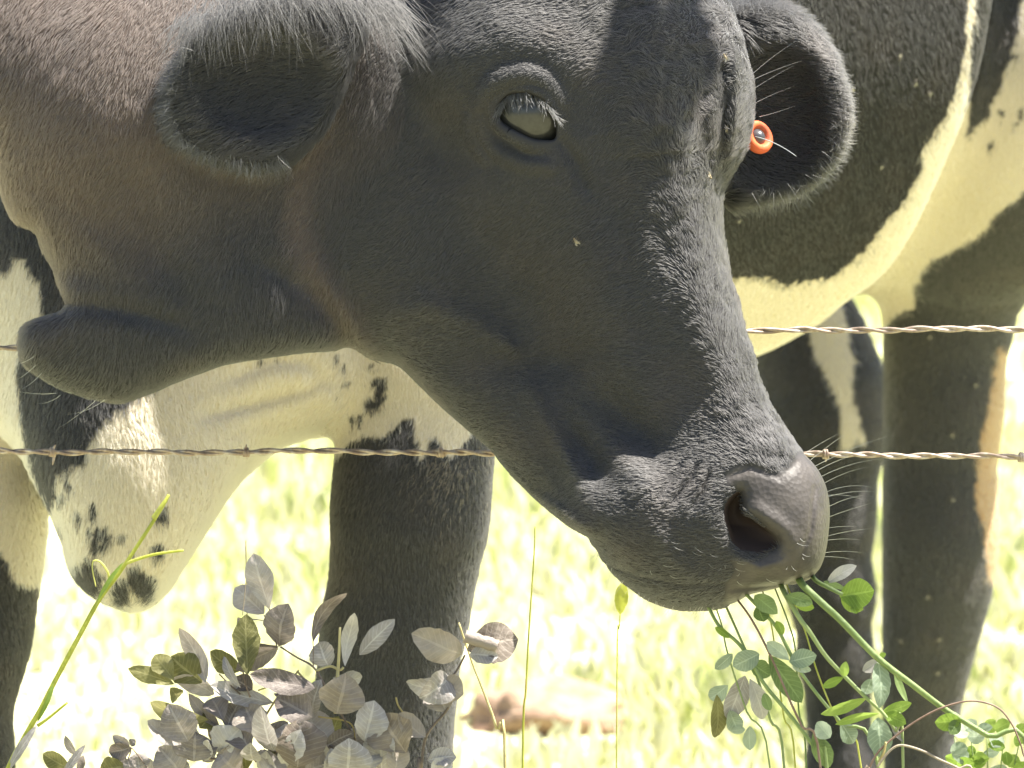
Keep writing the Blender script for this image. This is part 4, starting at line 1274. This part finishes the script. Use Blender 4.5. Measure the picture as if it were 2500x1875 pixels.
for i in range(34):
    x = rs.uniform(230, 1380); y = rs.uniform(1090, 1330) - 0.06 * abs(x - 800) * rs.random()
    a = rs.uniform(-2.9, -0.2); ln = rs.uniform(90, 170)
    leaf(shrub, c7(x, y + 40), c7(x + ln * math.cos(a), y + 40 + ln * math.sin(a)), rs.uniform(70, 130) * 0.4747, rs.choice([M_MAUVE, M_PALE, M_PALE, M_BEIGE, M_MAUVE, M_OLIVE]), zb + rs.uniform(20, 90), rs.uniform(-40, 40), rs.uniform(-0.8, 0.8), rs.uniform(0.15, 0.4), rs.uniform(-0.12, 0.15), rs.uniform(0.8, 1.15), rs.uniform(-0.6, 0.6), 0.06, rng=rs)
for pts, r0, r1, m in [([(915, 640), (1000, 695), (1085, 745), (1150, 850), (1230, 990), (1300, 1120)], 2.2, 3.0, M_TWIG), ([(1222, 540), (1215, 700), (1205, 850), (1200, 985)], 3.0, 5.5, M_STRAW), ([(1010, 760), (940, 850), (880, 930), (800, 1060), (740, 1150)], 2.2, 3.0, M_STRAW), ([(1000, 765), (1050, 820), (1095, 880)], 2.4, 2.4, M_STRAW),
                       ([(600, 780), (650, 830), (710, 885)], 1.8, 2.0, M_TWIG), ([(1000, 785), (900, 830), (800, 865)], 1.8, 2.0, M_STRAW), ([(825, 505), (770, 500), (745, 520)], 1.3, 1.3, M_TWIG), ([(1085, 745), (1085, 680), (1083, 610)], 1.6, 1.4, M_TWIG), ([(1240, 745), (1220, 760), (1170, 740), (1095, 765)], 3.0, 3.4, M_STRAW), ([(1300, 1120), (1270, 1030), (1110, 1000)], 2, 2, M_STRAW), ([(900, 655), (858, 445)], 1.8, 1.6, M_TWIG), ([(910, 640), (830, 475)], 1.6, 1.6, M_TWIG), ([(1510, 900), (1520, 940), (1550, 985)], 2.5, 2.2, M_STRAW), ([(720, 690), (728, 800), (760, 900)], 2.0, 2.4, M_TWIG), ([(720, 480), (738, 300), (735, 110)], 1.2, 0.8, M_TWIG)]:
    stem(shrub, [(*c7(*q_), zb + 8) for q_ in pts], r0, r1, m, "twig")
vg = ground_at(640, zb)
for tops in [[(1300, 1120), (1240, 1200), (1100, 1300)], [(740, 1150), (790, 1230), (850, 1320)], [(545, 1015), (640, 1150), (720, 1300)], [(1550, 985), (1420, 1160), (1280, 1320)], [(430, 1130), (560, 1220), (700, 1320)]]:
    q = [(*c7(*t_), zb + 30) for t_ in tops]
    q += [(640 + (q[-1][0] - 640) * 0.5, (1875 + vg) / 2, zb), (640 + (q[-1][0] - 640) * 0.15, vg + 5, zb)]
    stem(shrub, q, 2.5, 6.0, M_TWIG, "branch")

# the separate dry twig on the right of it
tw = empty("dry_twig", [*WP(1020, 1900, -80)[:2], 0.0])
tag(tw, "thin dry twig with rolled beige leaves right of the leafy shrub", "twig")
stem(tw, [(*c7(1865, 682), -80), (*c7(1830, 750), -80), (*c7(1785, 825), -80), (*c7(1800, 900), -80), (*c7(1768, 970), -78), (*c7(1668, 1095), -80), (*c7(1640, 1264), -80), (1020, 2000, -80), (1020, ground_at(1020, -80) + 5, -80)], 2.6, 4.2, M_TWIG, "stem")
for (b_, t_, w_, m_, dz_, ro_, fo_, cu_) in [((1850, 678), (1592, 572), 150, M_BEIGE, -20, 0.4, 0.12, 0.10), ((1878, 655), (2138, 600), 185, M_BEIGE, 10, 0.3, 0.2, 0.05), ((1888, 680), (2035, 690), 90, M_PALE, -20, 0.5, 0.3, 0.1),
                                              ((1782, 795), (1640, 905), 150, M_PALE, -40, 0.2, 0.5, 0.22), ((1770, 800), (1562, 835), 110, M_PALE, 10, 0.9, 0.3, 0.25), ((1740, 838), (1855, 885), 130, M_BEIGE, -20, 0.3, 0.25, 0.1), ((1768, 975), (1720, 845), 150, M_MAUVE, 20, 0.2, 0.35, 0.1), ((1672, 1225), (1820, 1205), 90, M_PALE, 0, 0.5, 0.3, 0.12), ((1700, 1300), (1790, 1230), 100, M_PALE, 0, 0.3, 0.3, 0.1)]:
    leaf(tw, c7(*b_), c7(*t_), w_ * 0.4747 * 1.15, m_, -80 + rs.uniform(-10, 10), dz_, ro_, fo_, cu_, rs.uniform(0.75, 1.05), rs.uniform(-0.4, 0.4), 0.06, rng=rs)
# the rolled-up leaf
A = U3(*c7(1862, 590), -104); B = U3(*c7(2034, 642), -104)
g = Geo(); K = 16
for i in range(9):
    c = A + (B - A) * i / 8
    ax_ = (B - A) / np.linalg.norm(B - A); pe = np.array([-ax_[1], ax_[0], 0]); fw = np.array([0, 0, -1.0])
    for j in range(K):
        th = -0.6 + j / (K - 1) * 5.4; r = (13 + 7 * j / K) * (1 + 0.10 * math.sin(2.1 * i + 0.8 * j))
        g.v.append(c + r * (math.cos(th) * pe + math.sin(th) * fw) + ax_ * rs.uniform(-2, 2))
for i in range(8):
    for j in range(K - 1): g.f.append([i * K + j, i * K + j + 1, (i + 1) * K + j + 1, (i + 1) * K + j])
link_mesh("leaf", to_world(np.array(g.v)), g.f, M_BEIGE, tw)

# seedling at the lower left edge
sd_ = empty("dry_seedling", [*WP(300, 1900, -120)[:2], 0.0])
tag(sd_, "small dry seedling with dark shrivelled leaves at the bottom left edge", "seedling")
def c9(x, y): return (x * 0.31646, 1350 + y * 0.31646)
for (b_, t_, w_, m_, ro_, fo_) in [((1010, 1500), (840, 1540), 130, M_BROWN, 0.4, 0.4), ((1000, 1495), (870, 1410), 80, M_MAUVE, 0.3, 0.3), ((1010, 1490), (1045, 1440), 60, M_MAUVE, 0.5, 0.4), ((960, 1640), (770, 1680), 160, M_OLIVE, 0.2, 0.2), ((900, 1720), (960, 1560), 150, M_MAUVE, 0.2, 0.3), ((1080, 1700), (1060, 1545), 160, M_MAUVE, 0.2, 0.3),
                                   ((530, 1660), (330, 1550), 130, M_OLIVE, 0.3, 0.15), ((590, 1560), (500, 1410), 70, M_MAUVE, 0.7, 0.2), ((620, 1720), (640, 1560), 60, M_BEIGE, 0.7, 0.2)]:
    leaf(sd_, c9(*b_), c9(*t_), w_ * 0.31646 * 1.1, m_, -120 + rs.uniform(-15, 15), rs.uniform(-20, 20), ro_, fo_, 0.08, rs.uniform(0.8, 1.1), rs.uniform(-0.4, 0.4), rng=rs)
for q in [[(1010, 1495), (1080, 1580), (1150, 1680)], [(530, 1655), (640, 1700), (800, 1760)], [(590, 1560), (640, 1680), (800, 1770)], [(960, 1640), (1000, 1560), (1012, 1497)]]:
    stem(sd_, [(*c9(*t_), -118) for t_ in q], 1.4, 2.0, M_TWIG, "twig")
stem(sd_, [(*c9(1150, 1680), -118), (360, 1960, -118), (330, 2300, -118), (310, ground_at(300, -120) + 5, -120)], 2.2, 3.5, M_TWIG, "stem")

# the bright green grass stalk on the left
st = empty("grass_stalk", [*WP(-140, 1900, -160)[:2], 0.0])
tag(st, "tall yellow green grass stalk crossing the white spotted brisket", "grass stalk")
stem(st, [(412, 1208, -150), (396, 1238, -150), (345, 1318, -150), (290, 1400, -150), (242, 1465, -152), (195, 1550, -155), (140, 1652, -158), (100, 1730, -160), (60, 1800, -160), (15, 1890, -160), (-70, 2120, -160), (-140, ground_at(-140, -160) + 5, -160)], 4.0, 8.0, M_YSTEM, "stem")
stem(st, [(412, 1208, -152), (404, 1222, -156), (392, 1240, -156), (375, 1266, -153)], 3.0, 7.5, M_YSTEM, "seed_head")
stem(st, [(306, 1376, -150), (340, 1364, -156), (385, 1352, -160), (448, 1344, -165)], 4.6, 3.0, M_YSTEM, "side_shoot")
stem(st, [(92, 1772, -160), (120, 1752, -165), (165, 1715, -170)], 4.6, 3.0, M_YSTEM, "side_shoot")
stem(st, [(266, 1412, -152), (262, 1395, -160), (245, 1372, -164), (228, 1370, -164), (226, 1392, -164), (234, 1432, -164)], 3.4, 1.6, M_YSTEM, "tendril", 6, 6)
leaf(st, (236, 1470), (300, 1372), 12, M_LIME, -156, -6, 0.6, 0.2, 0.05, rng=rs, name="blade")
leaf(st, (136, 1655), (92, 1764), 12, M_LIME, -160, -4, 0.6, 0.2, 0.05, rng=rs, name="blade")
leaf(st, (20, 1880), (88, 1772), 22, M_PALE, -164, -6, 0.4, 0.2, 0.04, rng=rs, name="blade")
leaf(st, (150, 1900), (208, 1818), 20, M_PALE, -164, -6, 0.4, 0.2, 0.04, rng=rs, name="blade")

# stems hanging from the cow's mouth
def c8(x, y): return (1650 + x * 0.3843, 1350 + y * 0.3843)
def mouth_plant(label, path, r0, r1, mat, leaves, z, name="clover_stem", cat="stem"):
    pts = [(*c8(*q_), z + dz_) for q_, dz_ in path]
    pts.insert(0, (pts[0][0] - 16, pts[0][1] - 40, pts[0][2] + 120))
    last = pts[-1]
    gx = last[0] + (last[0] - pts[-2][0]) * 0.6
    e = empty(name, [*WP(gx, last[1], z)[:2], 0.0])
    tag(e, label, cat, "stems hanging from the cow's mouth")
    if last[1] > 1700:
        pts.append((gx, max(last[1] + 120, (last[1] + ground_at(gx, z)) / 2), z)); pts.append((gx, ground_at(gx, z) + 5, z))
    stem(e, pts, r0, r1, mat, "stem")
    for (b_, t_, w_, m_, ro_, dz_) in leaves:
        leaf(e, c8(*b_), c8(*t_), w_ * 0.3843 * 0.98, m_, z - 6 + rs.uniform(-12, 12), dz_, ro_, rs.uniform(0.08, 0.3), rs.uniform(-0.1, 0.1), rs.uniform(0.75, 1.1), rs.uniform(-0.3, 0.3), 0.03, rng=rs)
    return e
mouth_plant("thickest green stem running from the cow's lips to the lower right", [((800, 195), 10), ((930, 320), -20), ((1050, 430), -30), ((1280, 665), -30), ((1500, 835), -20), ((1720, 1000), 0), ((1980, 1160), 10), ((2260, 1330), 20)], 10.0, 5.5, M_STEM,
    [((1285, 690), (1300, 985), 130, M_BLUE, 0.5, -20), ((1285, 690), (1185, 750), 80, M_PALE, 0.3, -10), ((1290, 665), (1335, 640), 40, M_LIME, 0.5, -10), ((1390, 750), (1470, 955), 50, M_GREEN, 0.6, 10), ((1815, 1070), (1645, 1075), 120, M_LIME, 0.3, -20), ((1800, 1060), (1740, 1150), 90, M_GREEN, 0.4, -10), ((1240, 800), (1200, 900), 90, M_BLUE, 0.3, 10)], -70)
mouth_plant("green stem below the thickest one, ending in a tuft of pointed leaves", [((690, 250), 20), ((790, 420), -10), ((850, 500), -10), ((950, 650), -10), ((1070, 780), -10), ((1210, 920), -10), ((1310, 1010), -10), ((1400, 1130), -10), ((1440, 1190), -10)], 7.0, 3.0, M_STEM,
    [((1070, 785), (1080, 690), 60, M_LIME, 0.4, -10), ((1065, 790), (930, 850), 64, M_LIME, 0.4, -20), ((1210, 925), (920, 1025), 84, M_LIME, 0.7, -20), ((1290, 1020), (1010, 1085), 60, M_LIME, 0.8, -20), ((1310, 1015), (1500, 955), 80, M_LIME, 0.4, -20), ((1320, 1020), (1462, 1085), 90, M_LIME, 0.3, -20), ((1285, 1045), (1300, 1300), 160, M_BLUE, 0.2, -10), ((1370, 1090), (1440, 1200), 40, M_PALE, 0.6, -10), ((700, 270), (870, 320), 90, M_GREEN, 0.3, -20), ((760, 320), (880, 350), 70, M_LIME, 0.3, -20)], -60)
mouth_plant("slender light green stem passing across the forked blue green leaf", [((430, 240), 40), ((560, 380), 0), ((650, 490), 0), ((770, 720), 0), ((900, 900), 0), ((1050, 1080), 0), ((1290, 1370), 0)], 4.5, 4.2, M_STEM,
    [((720, 690), (895, 650), 120, M_BLUE, 0.2, -10), ((720, 680), (580, 565), 90, M_BLUE, 0.3, 10), ((740, 720), (860, 745), 60, M_BLUE, 0.5, 10), ((1050, 1080), (1130, 1210), 120, M_BLUE, 0.3, 20), ((980, 1175), (895, 1075), 110, M_BLUE, 0.2, 20), ((680, 520), (640, 430), 60, M_LIME, 0.4, -10), ((500, 270), (645, 385), 110, M_GREEN, 0.2, -30), ((520, 330), (560, 440), 100, M_GREEN, 0.2, -20)], -40)
mouth_plant("leftmost pale green stem hanging from the chin", [((150, 265), 60), ((210, 350), 20), ((280, 470), 0), ((420, 600), 0), ((560, 830), 0), ((700, 1000), 0), ((870, 1220), 0), ((960, 1380), 0)], 4.2, 5.2, M_STEM,
    [((590, 650), (800, 950), 150, M_GREEN, 0.2, 10), ((530, 640), (362, 720), 140, M_BLUE, 0.2, 0), ((480, 700), (600, 780), 120, M_GREEN, 0.3, 10), ((340, 540), (250, 470), 50, M_LIME, 0.5, 0), ((360, 640), (250, 740), 80, M_BLUE, 0.3, 20), ((870, 1150), (980, 1360), 130, M_GREEN, 0.3, 20), ((600, 1000), (560, 890), 70, M_GREEN, 0.4, 10)], 0)
mouth_plant("thin pinkish bare stem between the green ones under the lips", [((370, 265), 60), ((480, 420), 10), ((600, 650), 0), ((730, 950), 0), ((800, 1100), 0), ((920, 1380), 0)], 2.6, 3.4, M_PINK, [], -20)
mouth_plant("thin green stem with pale weathered leaves nearest the left of the bunch", [((295, 285), 60), ((400, 520), 20), ((520, 800), 20), ((600, 1060), 20), ((690, 1380), 20)], 3.0, 3.6, M_STEM,
    [((440, 780), (330, 1060), 150, M_PALE, 0.3, 30), ((470, 800), (560, 1060), 130, M_PALE, 0.4, 30), ((330, 840), (215, 930), 110, M_BLUE, 0.3, 30), ((340, 1000), (400, 1150), 110, M_BLUE, 0.3, 30), ((470, 1100), (470, 1250), 90, M_BLUE, 0.4, 30), ((260, 900), (255, 1180), 110, M_OLIVE, 0.4, 60), ((350, 1130), (440, 1120), 50, M_BLUE, 0.3, 30)], 60)
e = mouth_plant("short leafy sprig sticking out at the front of the cow's lips", [((880, 165), 20), ((960, 215), -20), ((1060, 265), -30)], 6.0, 5.0, M_STEM,
    [((1040, 275), (1262, 240), 190, M_LIME, 0.15, -20), ((1050, 290), (1190, 360), 110, M_LIME, 0.3, -10), ((960, 190), (1145, 80), 84, M_PALE, 0.5, -30), ((1120, 330), (1150, 385), 60, M_LIME, 0.4, -10), ((940, 180), (1080, 230), 40, M_GREEN, 0.4, 0)], -40)

for k_, (a_, b_, c_) in enumerate([((640, 250), (760, 620), (830, 1380)), ((560, 270), (640, 700), (760, 1380)), ((230, 280), (330, 640), (600, 1380)), ((720, 240), (900, 760), (1180, 1380))]):
    mouth_plant(["hair thin straight stalk between the two broadest green leaves", "hair thin stalk left of the pinkish bare stem's foot", "hair thin stalk among the pale weathered leaves", "hair thin stalk in front of the dark far hind leg"][k_], [(a_, 40), (((a_[0] + b_[0]) / 2 + 12, (a_[1] + b_[1]) / 2), 10), (b_, 0), (((b_[0] + c_[0]) / 2 - 14, (b_[1] + c_[1]) / 2), 0), (c_, 0)], 1.8, 2.6, M_YSTEM if k_ % 2 else M_STEM, [], 30 + 10 * k_)

# brown tendrils arching at the lower right
e = empty("curled_tendril", [*WP(2140, 1900, -90)[:2], 0.0])
tag(e, "brown curling tendrils arching over the lower right corner", "tendril")
stem(e, [(*c8(a, b), -90) for a, b in [(1230, 1360), (1290, 1260), (1400, 1160), (1540, 1060), (1700, 980), (1880, 940), (2040, 980), (2130, 1080), (2180, 1190), (2205, 1270), (2230, 1420)]] + [(2520, 2200, -90), (2510, ground_at(2510, -90) + 5, -90)], 3.0, 2.2, M_PINK, "tendril", 6, 6)
stem(e, [(*c8(a, b), -95) for a, b in [(1280, 1360), (1330, 1290), (1380, 1240), (1440, 1222), (1560, 1255), (1680, 1315), (1790, 1366), (1900, 1440)]] + [(2400, 2250, -90), (2400, ground_at(2400, -90) + 5, -90)], 3.2, 3.6, M_TWIG, "tendril", 6, 6)
stem(e, [(*c8(1290, 1330), -92), (*c8(1320, 1270), -94), (*c8(1335, 1200), -94)], 4.0, 3.0, M_STRAW, "tendril")
stem(e, [(*c8(1230, 1360), -90), (2110, 2050, -90), (2140, ground_at(2140, -90) + 5, -90)], 3.0, 4.0, M_TWIG, "stem")

# single stalks in front of the bright pasture
def stalk(label, pts, r0, r1, mat, z, name="grass_stalk", cat="grass blade"):
    u_, v_ = pts[-1]
    e = empty(name, [*WP(u_, v_, z)[:2], 0.0]); tag(e, label, cat)
    stem(e, [(a, b, z) for a, b in pts] + [(u_, ground_at(u_, z) + 5, z)], r0, r1, mat, "stem")
stalk("thin pale upright grass stalk between the foreleg and the chin", [(1306, 1285), (1304, 1350), (1294, 1500), (1284, 1680), (1276, 1900)], 1.6, 3.4, M_YSTEM, 1000)
stalk("yellow bent straw stalk beside the black foreleg", [(1120, 1520), (1150, 1610), (1185, 1700), (1212, 1780), (1234, 1900)], 2.2, 4.6, M_STRAW, 700)
stalk("thin faint grass stalk above the shrub's tallest leaf", [(600, 1320), (602, 1420), (604, 1560), (606, 1900)], 1.2, 1.8, M_STRAW, 600)

yl = empty("yellow_sprig", [*WP(1500, 1900, 900)[:2], 0.0])
tag(yl, "out of focus pale yellow leaf on a bare stalk behind the cow's chin", "leaf sprig")
stem(yl, [(1520, 1440, 900), (1512, 1530, 900), (1506, 1700, 900), (1500, ground_at(1500, 900) + 5, 900)], 1.3, 2.2, M_YSTEM, "stem")
leaf(yl, (1514, 1500), (1522, 1420), 34, M_YSTEM, 896, -10, 0.3, 0.15, 0.06, rng=rs)

# weed leaves behind at the lower right
wd = empty("broadleaf_weed", [*WP(2420, 1900, 900)[:2], 0.0])
tag(wd, "pale broad leaved weed in the grass right of the near hind leg", "weed")
for i in range(26):
    u_ = rs.uniform(2318, 2520); v_ = rs.uniform(1770, 1900)
    a = rs.uniform(-0.4, 3.5)
    leaf(wd, (u_, v_), (u_ + 44 * math.cos(a), v_ - 34 * math.sin(a)), rs.uniform(26, 44), rs.choice([M_LIME, M_BLUE, M_LIME]), 900 + rs.uniform(-80, 80), rs.uniform(-40, 40), rs.uniform(-0.6, 0.6), 0.15, 0.05, rng=rs)
for i in range(5):
    stem(wd, [(2330 + i * 40, 1800, 900), (2370 + i * 22, 2100, 900), (2420 + i * 4, ground_at(2420, 900) + 5, 900)], 1.6, 3.0, M_STEM, "stem")

# ------------------------------------------------------------------ pasture
def blades(name, count, y0, y1, half, hmin, hmax, seed, mat):
    r = np.random.default_rng(seed)
    y = y0 + (y1 - y0) * r.random(count) ** 1.6
    x = (r.random(count) * 2 - 1) * (half * y / 8.0)
    clump = vnoise(np.stack([x * 1000, y * 1000, 0 * x], 1), 160.0) * 0.6 + vnoise(np.stack([x * 1000 + 9000, y * 1000, 0 * x], 1), 420.0) * 0.6
    keep = (r.random(count) < 0.6 + 0.5 * clump) & ~((np.abs(x - 0.035) < 0.07) & (np.abs(y - 8.40) < 0.10))
    x, y, clump = x[keep], y[keep], clump[keep]; k = len(x)
    h = r.uniform(hmin, hmax, k) * (0.8 + 0.5 * clump); a = r.uniform(0, 6.283, k); w = r.uniform(0.003, 0.007, k)
    lean = r.uniform(0.1, 0.8, k); la = r.uniform(0, 6.283, k)
    ox, oy = np.cos(a) * w, np.sin(a) * w
    dx, dy = np.cos(la) * lean * h, np.sin(la) * lean * h
    Vv = np.zeros((k, 5, 3))
    Vv[:, 0] = np.stack([x - ox, y - oy, 0 * x - 0.01], 1); Vv[:, 1] = np.stack([x + ox, y + oy, 0 * x - 0.01], 1)
    Vv[:, 2] = np.stack([x + dx * 0.35 - ox * 0.8, y + dy * 0.35 - oy * 0.8, h * 0.6], 1); Vv[:, 3] = np.stack([x + dx * 0.35 + ox * 0.8, y + dy * 0.35 + oy * 0.8, h * 0.6], 1)
    Vv[:, 4] = np.stack([x + dx, y + dy, h], 1)
    i0 = np.arange(k) * 5
    loops = np.concatenate([np.stack([i0, i0 + 1, i0 + 3, i0 + 2], 1).ravel(), np.stack([i0 + 2, i0 + 3, i0 + 4], 1).ravel()])
    starts = np.concatenate([np.arange(k) * 4, 4 * k + np.arange(k) * 3])
    me = bpy.data.meshes.new(name)
    me.vertices.add(5 * k); me.vertices.foreach_set("co", Vv.ravel())
    me.loops.add(len(loops)); me.loops.foreach_set("vertex_index", loops)
    me.polygons.add(2 * k); me.polygons.foreach_set("loop_start", starts)
    me.update(calc_edges=True)
    ht = me.attributes.new("hue", 'FLOAT', 'POINT')
    ht.data.foreach_set("value", np.repeat(np.clip(0.5 + 0.5 * clump + 0.22 * r.normal(size=k), 0, 1), 5).astype(np.float32))
    me.materials.append(mat)
    o = bpy.data.objects.new(name, me); COL.objects.link(o)
    return o
m_grass = bpy.data.materials.new("grass_blades"); m_grass.use_nodes = True
n = m_grass.node_tree.nodes; l = m_grass.node_tree.links
p = n["Principled BSDF"]; p.inputs["Roughness"].default_value = 0.5
at = n.new("ShaderNodeAttribute"); at.attribute_name = "hue"
rp = ramp_node(n, l, at.outputs["Fac"], [(0.25, (0.60, 0.58, 0.43)), (0.6, (0.54, 0.54, 0.30)), (1.0, (0.40, 0.45, 0.16))])
l.new(rp.outputs[0], p.inputs["Base Color"])
tr = n.new("ShaderNodeBsdfTranslucent"); l.new(rp.outputs[0], tr.inputs["Color"])
mix = n.new("ShaderNodeMixShader"); mix.inputs[0].default_value = 0.4
l.new(p.outputs[0], mix.inputs[1]); l.new(tr.outputs[0], mix.inputs[2]); l.new(mix.outputs[0], n["Material Output"].inputs["Surface"])
tag(blades("pasture_grass", 190000, 7.4, 17.0, 1.3, 0.015, 0.055, 21, m_grass), kind="stuff")

# brown lump of earth
m_earth, n, l, p = new_mat("earth", 0.95, 0.1)
nz = noise_node(n, l, 40, 6, 0.7)
rp = ramp_node(n, l, nz.outputs["Fac"], [(0.3, (0.22, 0.13, 0.085)), (0.7, (0.44, 0.31, 0.22))])
l.new(rp.outputs[0], p.inputs["Base Color"]); bump_node(n, l, nz.outputs["Fac"], 0.8, 0.01, p)
Vv, Ff = sphere_geo((0, 0, 0), (1, 1, 1), 28, 18)
Vv = np.array(Vv); k = 1 + 0.22 * vnoise(Vv * 100 + 900, 45.0) + 0.12 * vnoise(Vv * 100 + 300, 16.0)
Vv = Vv * k[:, None] * np.array([0.080, 0.065, 0.040]) + np.array([0.038, 8.42, 0.0])
em = link_mesh("earth_mound", Vv, Ff, m_earth, None, True, (0.040, 8.42, 0.0))
tag(em, "low brown lump of bare earth in the bright grass behind the foreleg", "earth mound")

# ------------------------------------------------------------------ added tree, out of view, its bough put in to shade the forehead
M_BARK = leaf_mat("bark", (0.06, 0.045, 0.035), (0.12, 0.095, 0.075), (0.20, 0.17, 0.14), 0.0, veins=0.0)
tree = empty("added_shade_tree", (2.7, 6.9, 0.0))
tag(tree, "added unseen tree right of the cow, its leafy bough shading the forehead", "tree")
target = WP(1625, 75, -40)
tip = target + np.array(SUN_DIR) * 1.05
g = Geo().tube(catmull([(2.7, 6.9, -0.1), (2.68, 6.88, 0.9), (2.6, 6.85, 1.9), (2.45, 6.8, 3.0), (2.4, 6.75, 4.2)], 5), np.linspace(0.16, 0.07, 21), 12)
link_mesh("trunk", np.array(g.v), g.f, M_BARK, tree)
SD = np.array(SUN_DIR)
wv = np.array([0, 1.0, 0]) - SD * SD[1]; wv /= np.linalg.norm(wv)
bq = catmull([(2.5, 6.82, 2.9), (1.9, 6.6, 3.2), tuple(tip + SD * 1.3 + wv * 0.75), tuple(tip + SD * 0.7 + wv * 0.40), tuple(tip + SD * 0.25 + wv * 0.13), tuple(tip)], 6)
g = Geo().tube(bq, np.linspace(0.045, 0.003, len(bq)), 8)
link_mesh("bough", np.array(g.v), g.f, M_BARK, tree)
rt = random.Random(12)
SD = np.array(SUN_DIR); ea = np.cross(SD, [0, 0, 1.0]); ea /= np.linalg.norm(ea); eb = np.cross(SD, ea)
def free_leaf(c, d, ln, wd, nrm):
    s = np.cross(d, nrm); Vv, Ff = [], []
    for i in range(7):
        t = i / 6; w = wd * 0.5 * math.sin(math.pi * min(t ** 0.9, 1)) ** 0.7 + 0.0006
        for j in range(3): Vv.append(c + d * ln * t + s * w * (j - 1) + nrm * (abs(j - 1) * 0.12 * wd + 0.08 * ln * t * t))
    for i in range(6):
        for j in range(2):
            k = i * 3 + j; Ff.append([k, k + 1, k + 4, k + 3])
    link_mesh("leaf", np.array(Vv), Ff, M_GREEN, tree)
for i in range(46):
    a = rt.uniform(0, 6.283); r = math.sqrt(rt.random())
    # spread over the bough's end
    c = tip + ea * (0.047 * r * math.cos(a)) + eb * (0.032 * r * math.sin(a)) + SD * rt.uniform(-0.05, 0.06)
    d = np.array([rt.uniform(-1, 1), rt.uniform(-1, 1), rt.uniform(-0.7, 0.1)]); d /= np.linalg.norm(d)
    nv = SD + 0.5 * np.array([rt.uniform(-1, 1), rt.uniform(-1, 1), rt.uniform(-1, 1)]); nv -= d * (nv @ d); nv /= np.linalg.norm(nv)
    ln = rt.uniform(0.030, 0.048)
    free_leaf(c - d * ln * 0.5, d, ln, ln * 0.55, nv)
for i in range(150):
    q = np.array([2.42, 6.76, 3.9]) + np.array([rt.gauss(0, 0.35), rt.gauss(0, 0.35), rt.gauss(0, 0.4)])
    d = np.array([rt.uniform(-1, 1), rt.uniform(-1, 1), rt.uniform(-0.7, 0.1)]); d /= np.linalg.norm(d)
    nv = np.array([rt.uniform(-1, 1), rt.uniform(-1, 1), 1.2]); nv -= d * (nv @ d); nv /= np.linalg.norm(nv)
    free_leaf(q, d, rt.uniform(0.10, 0.16), 0.08, nv)
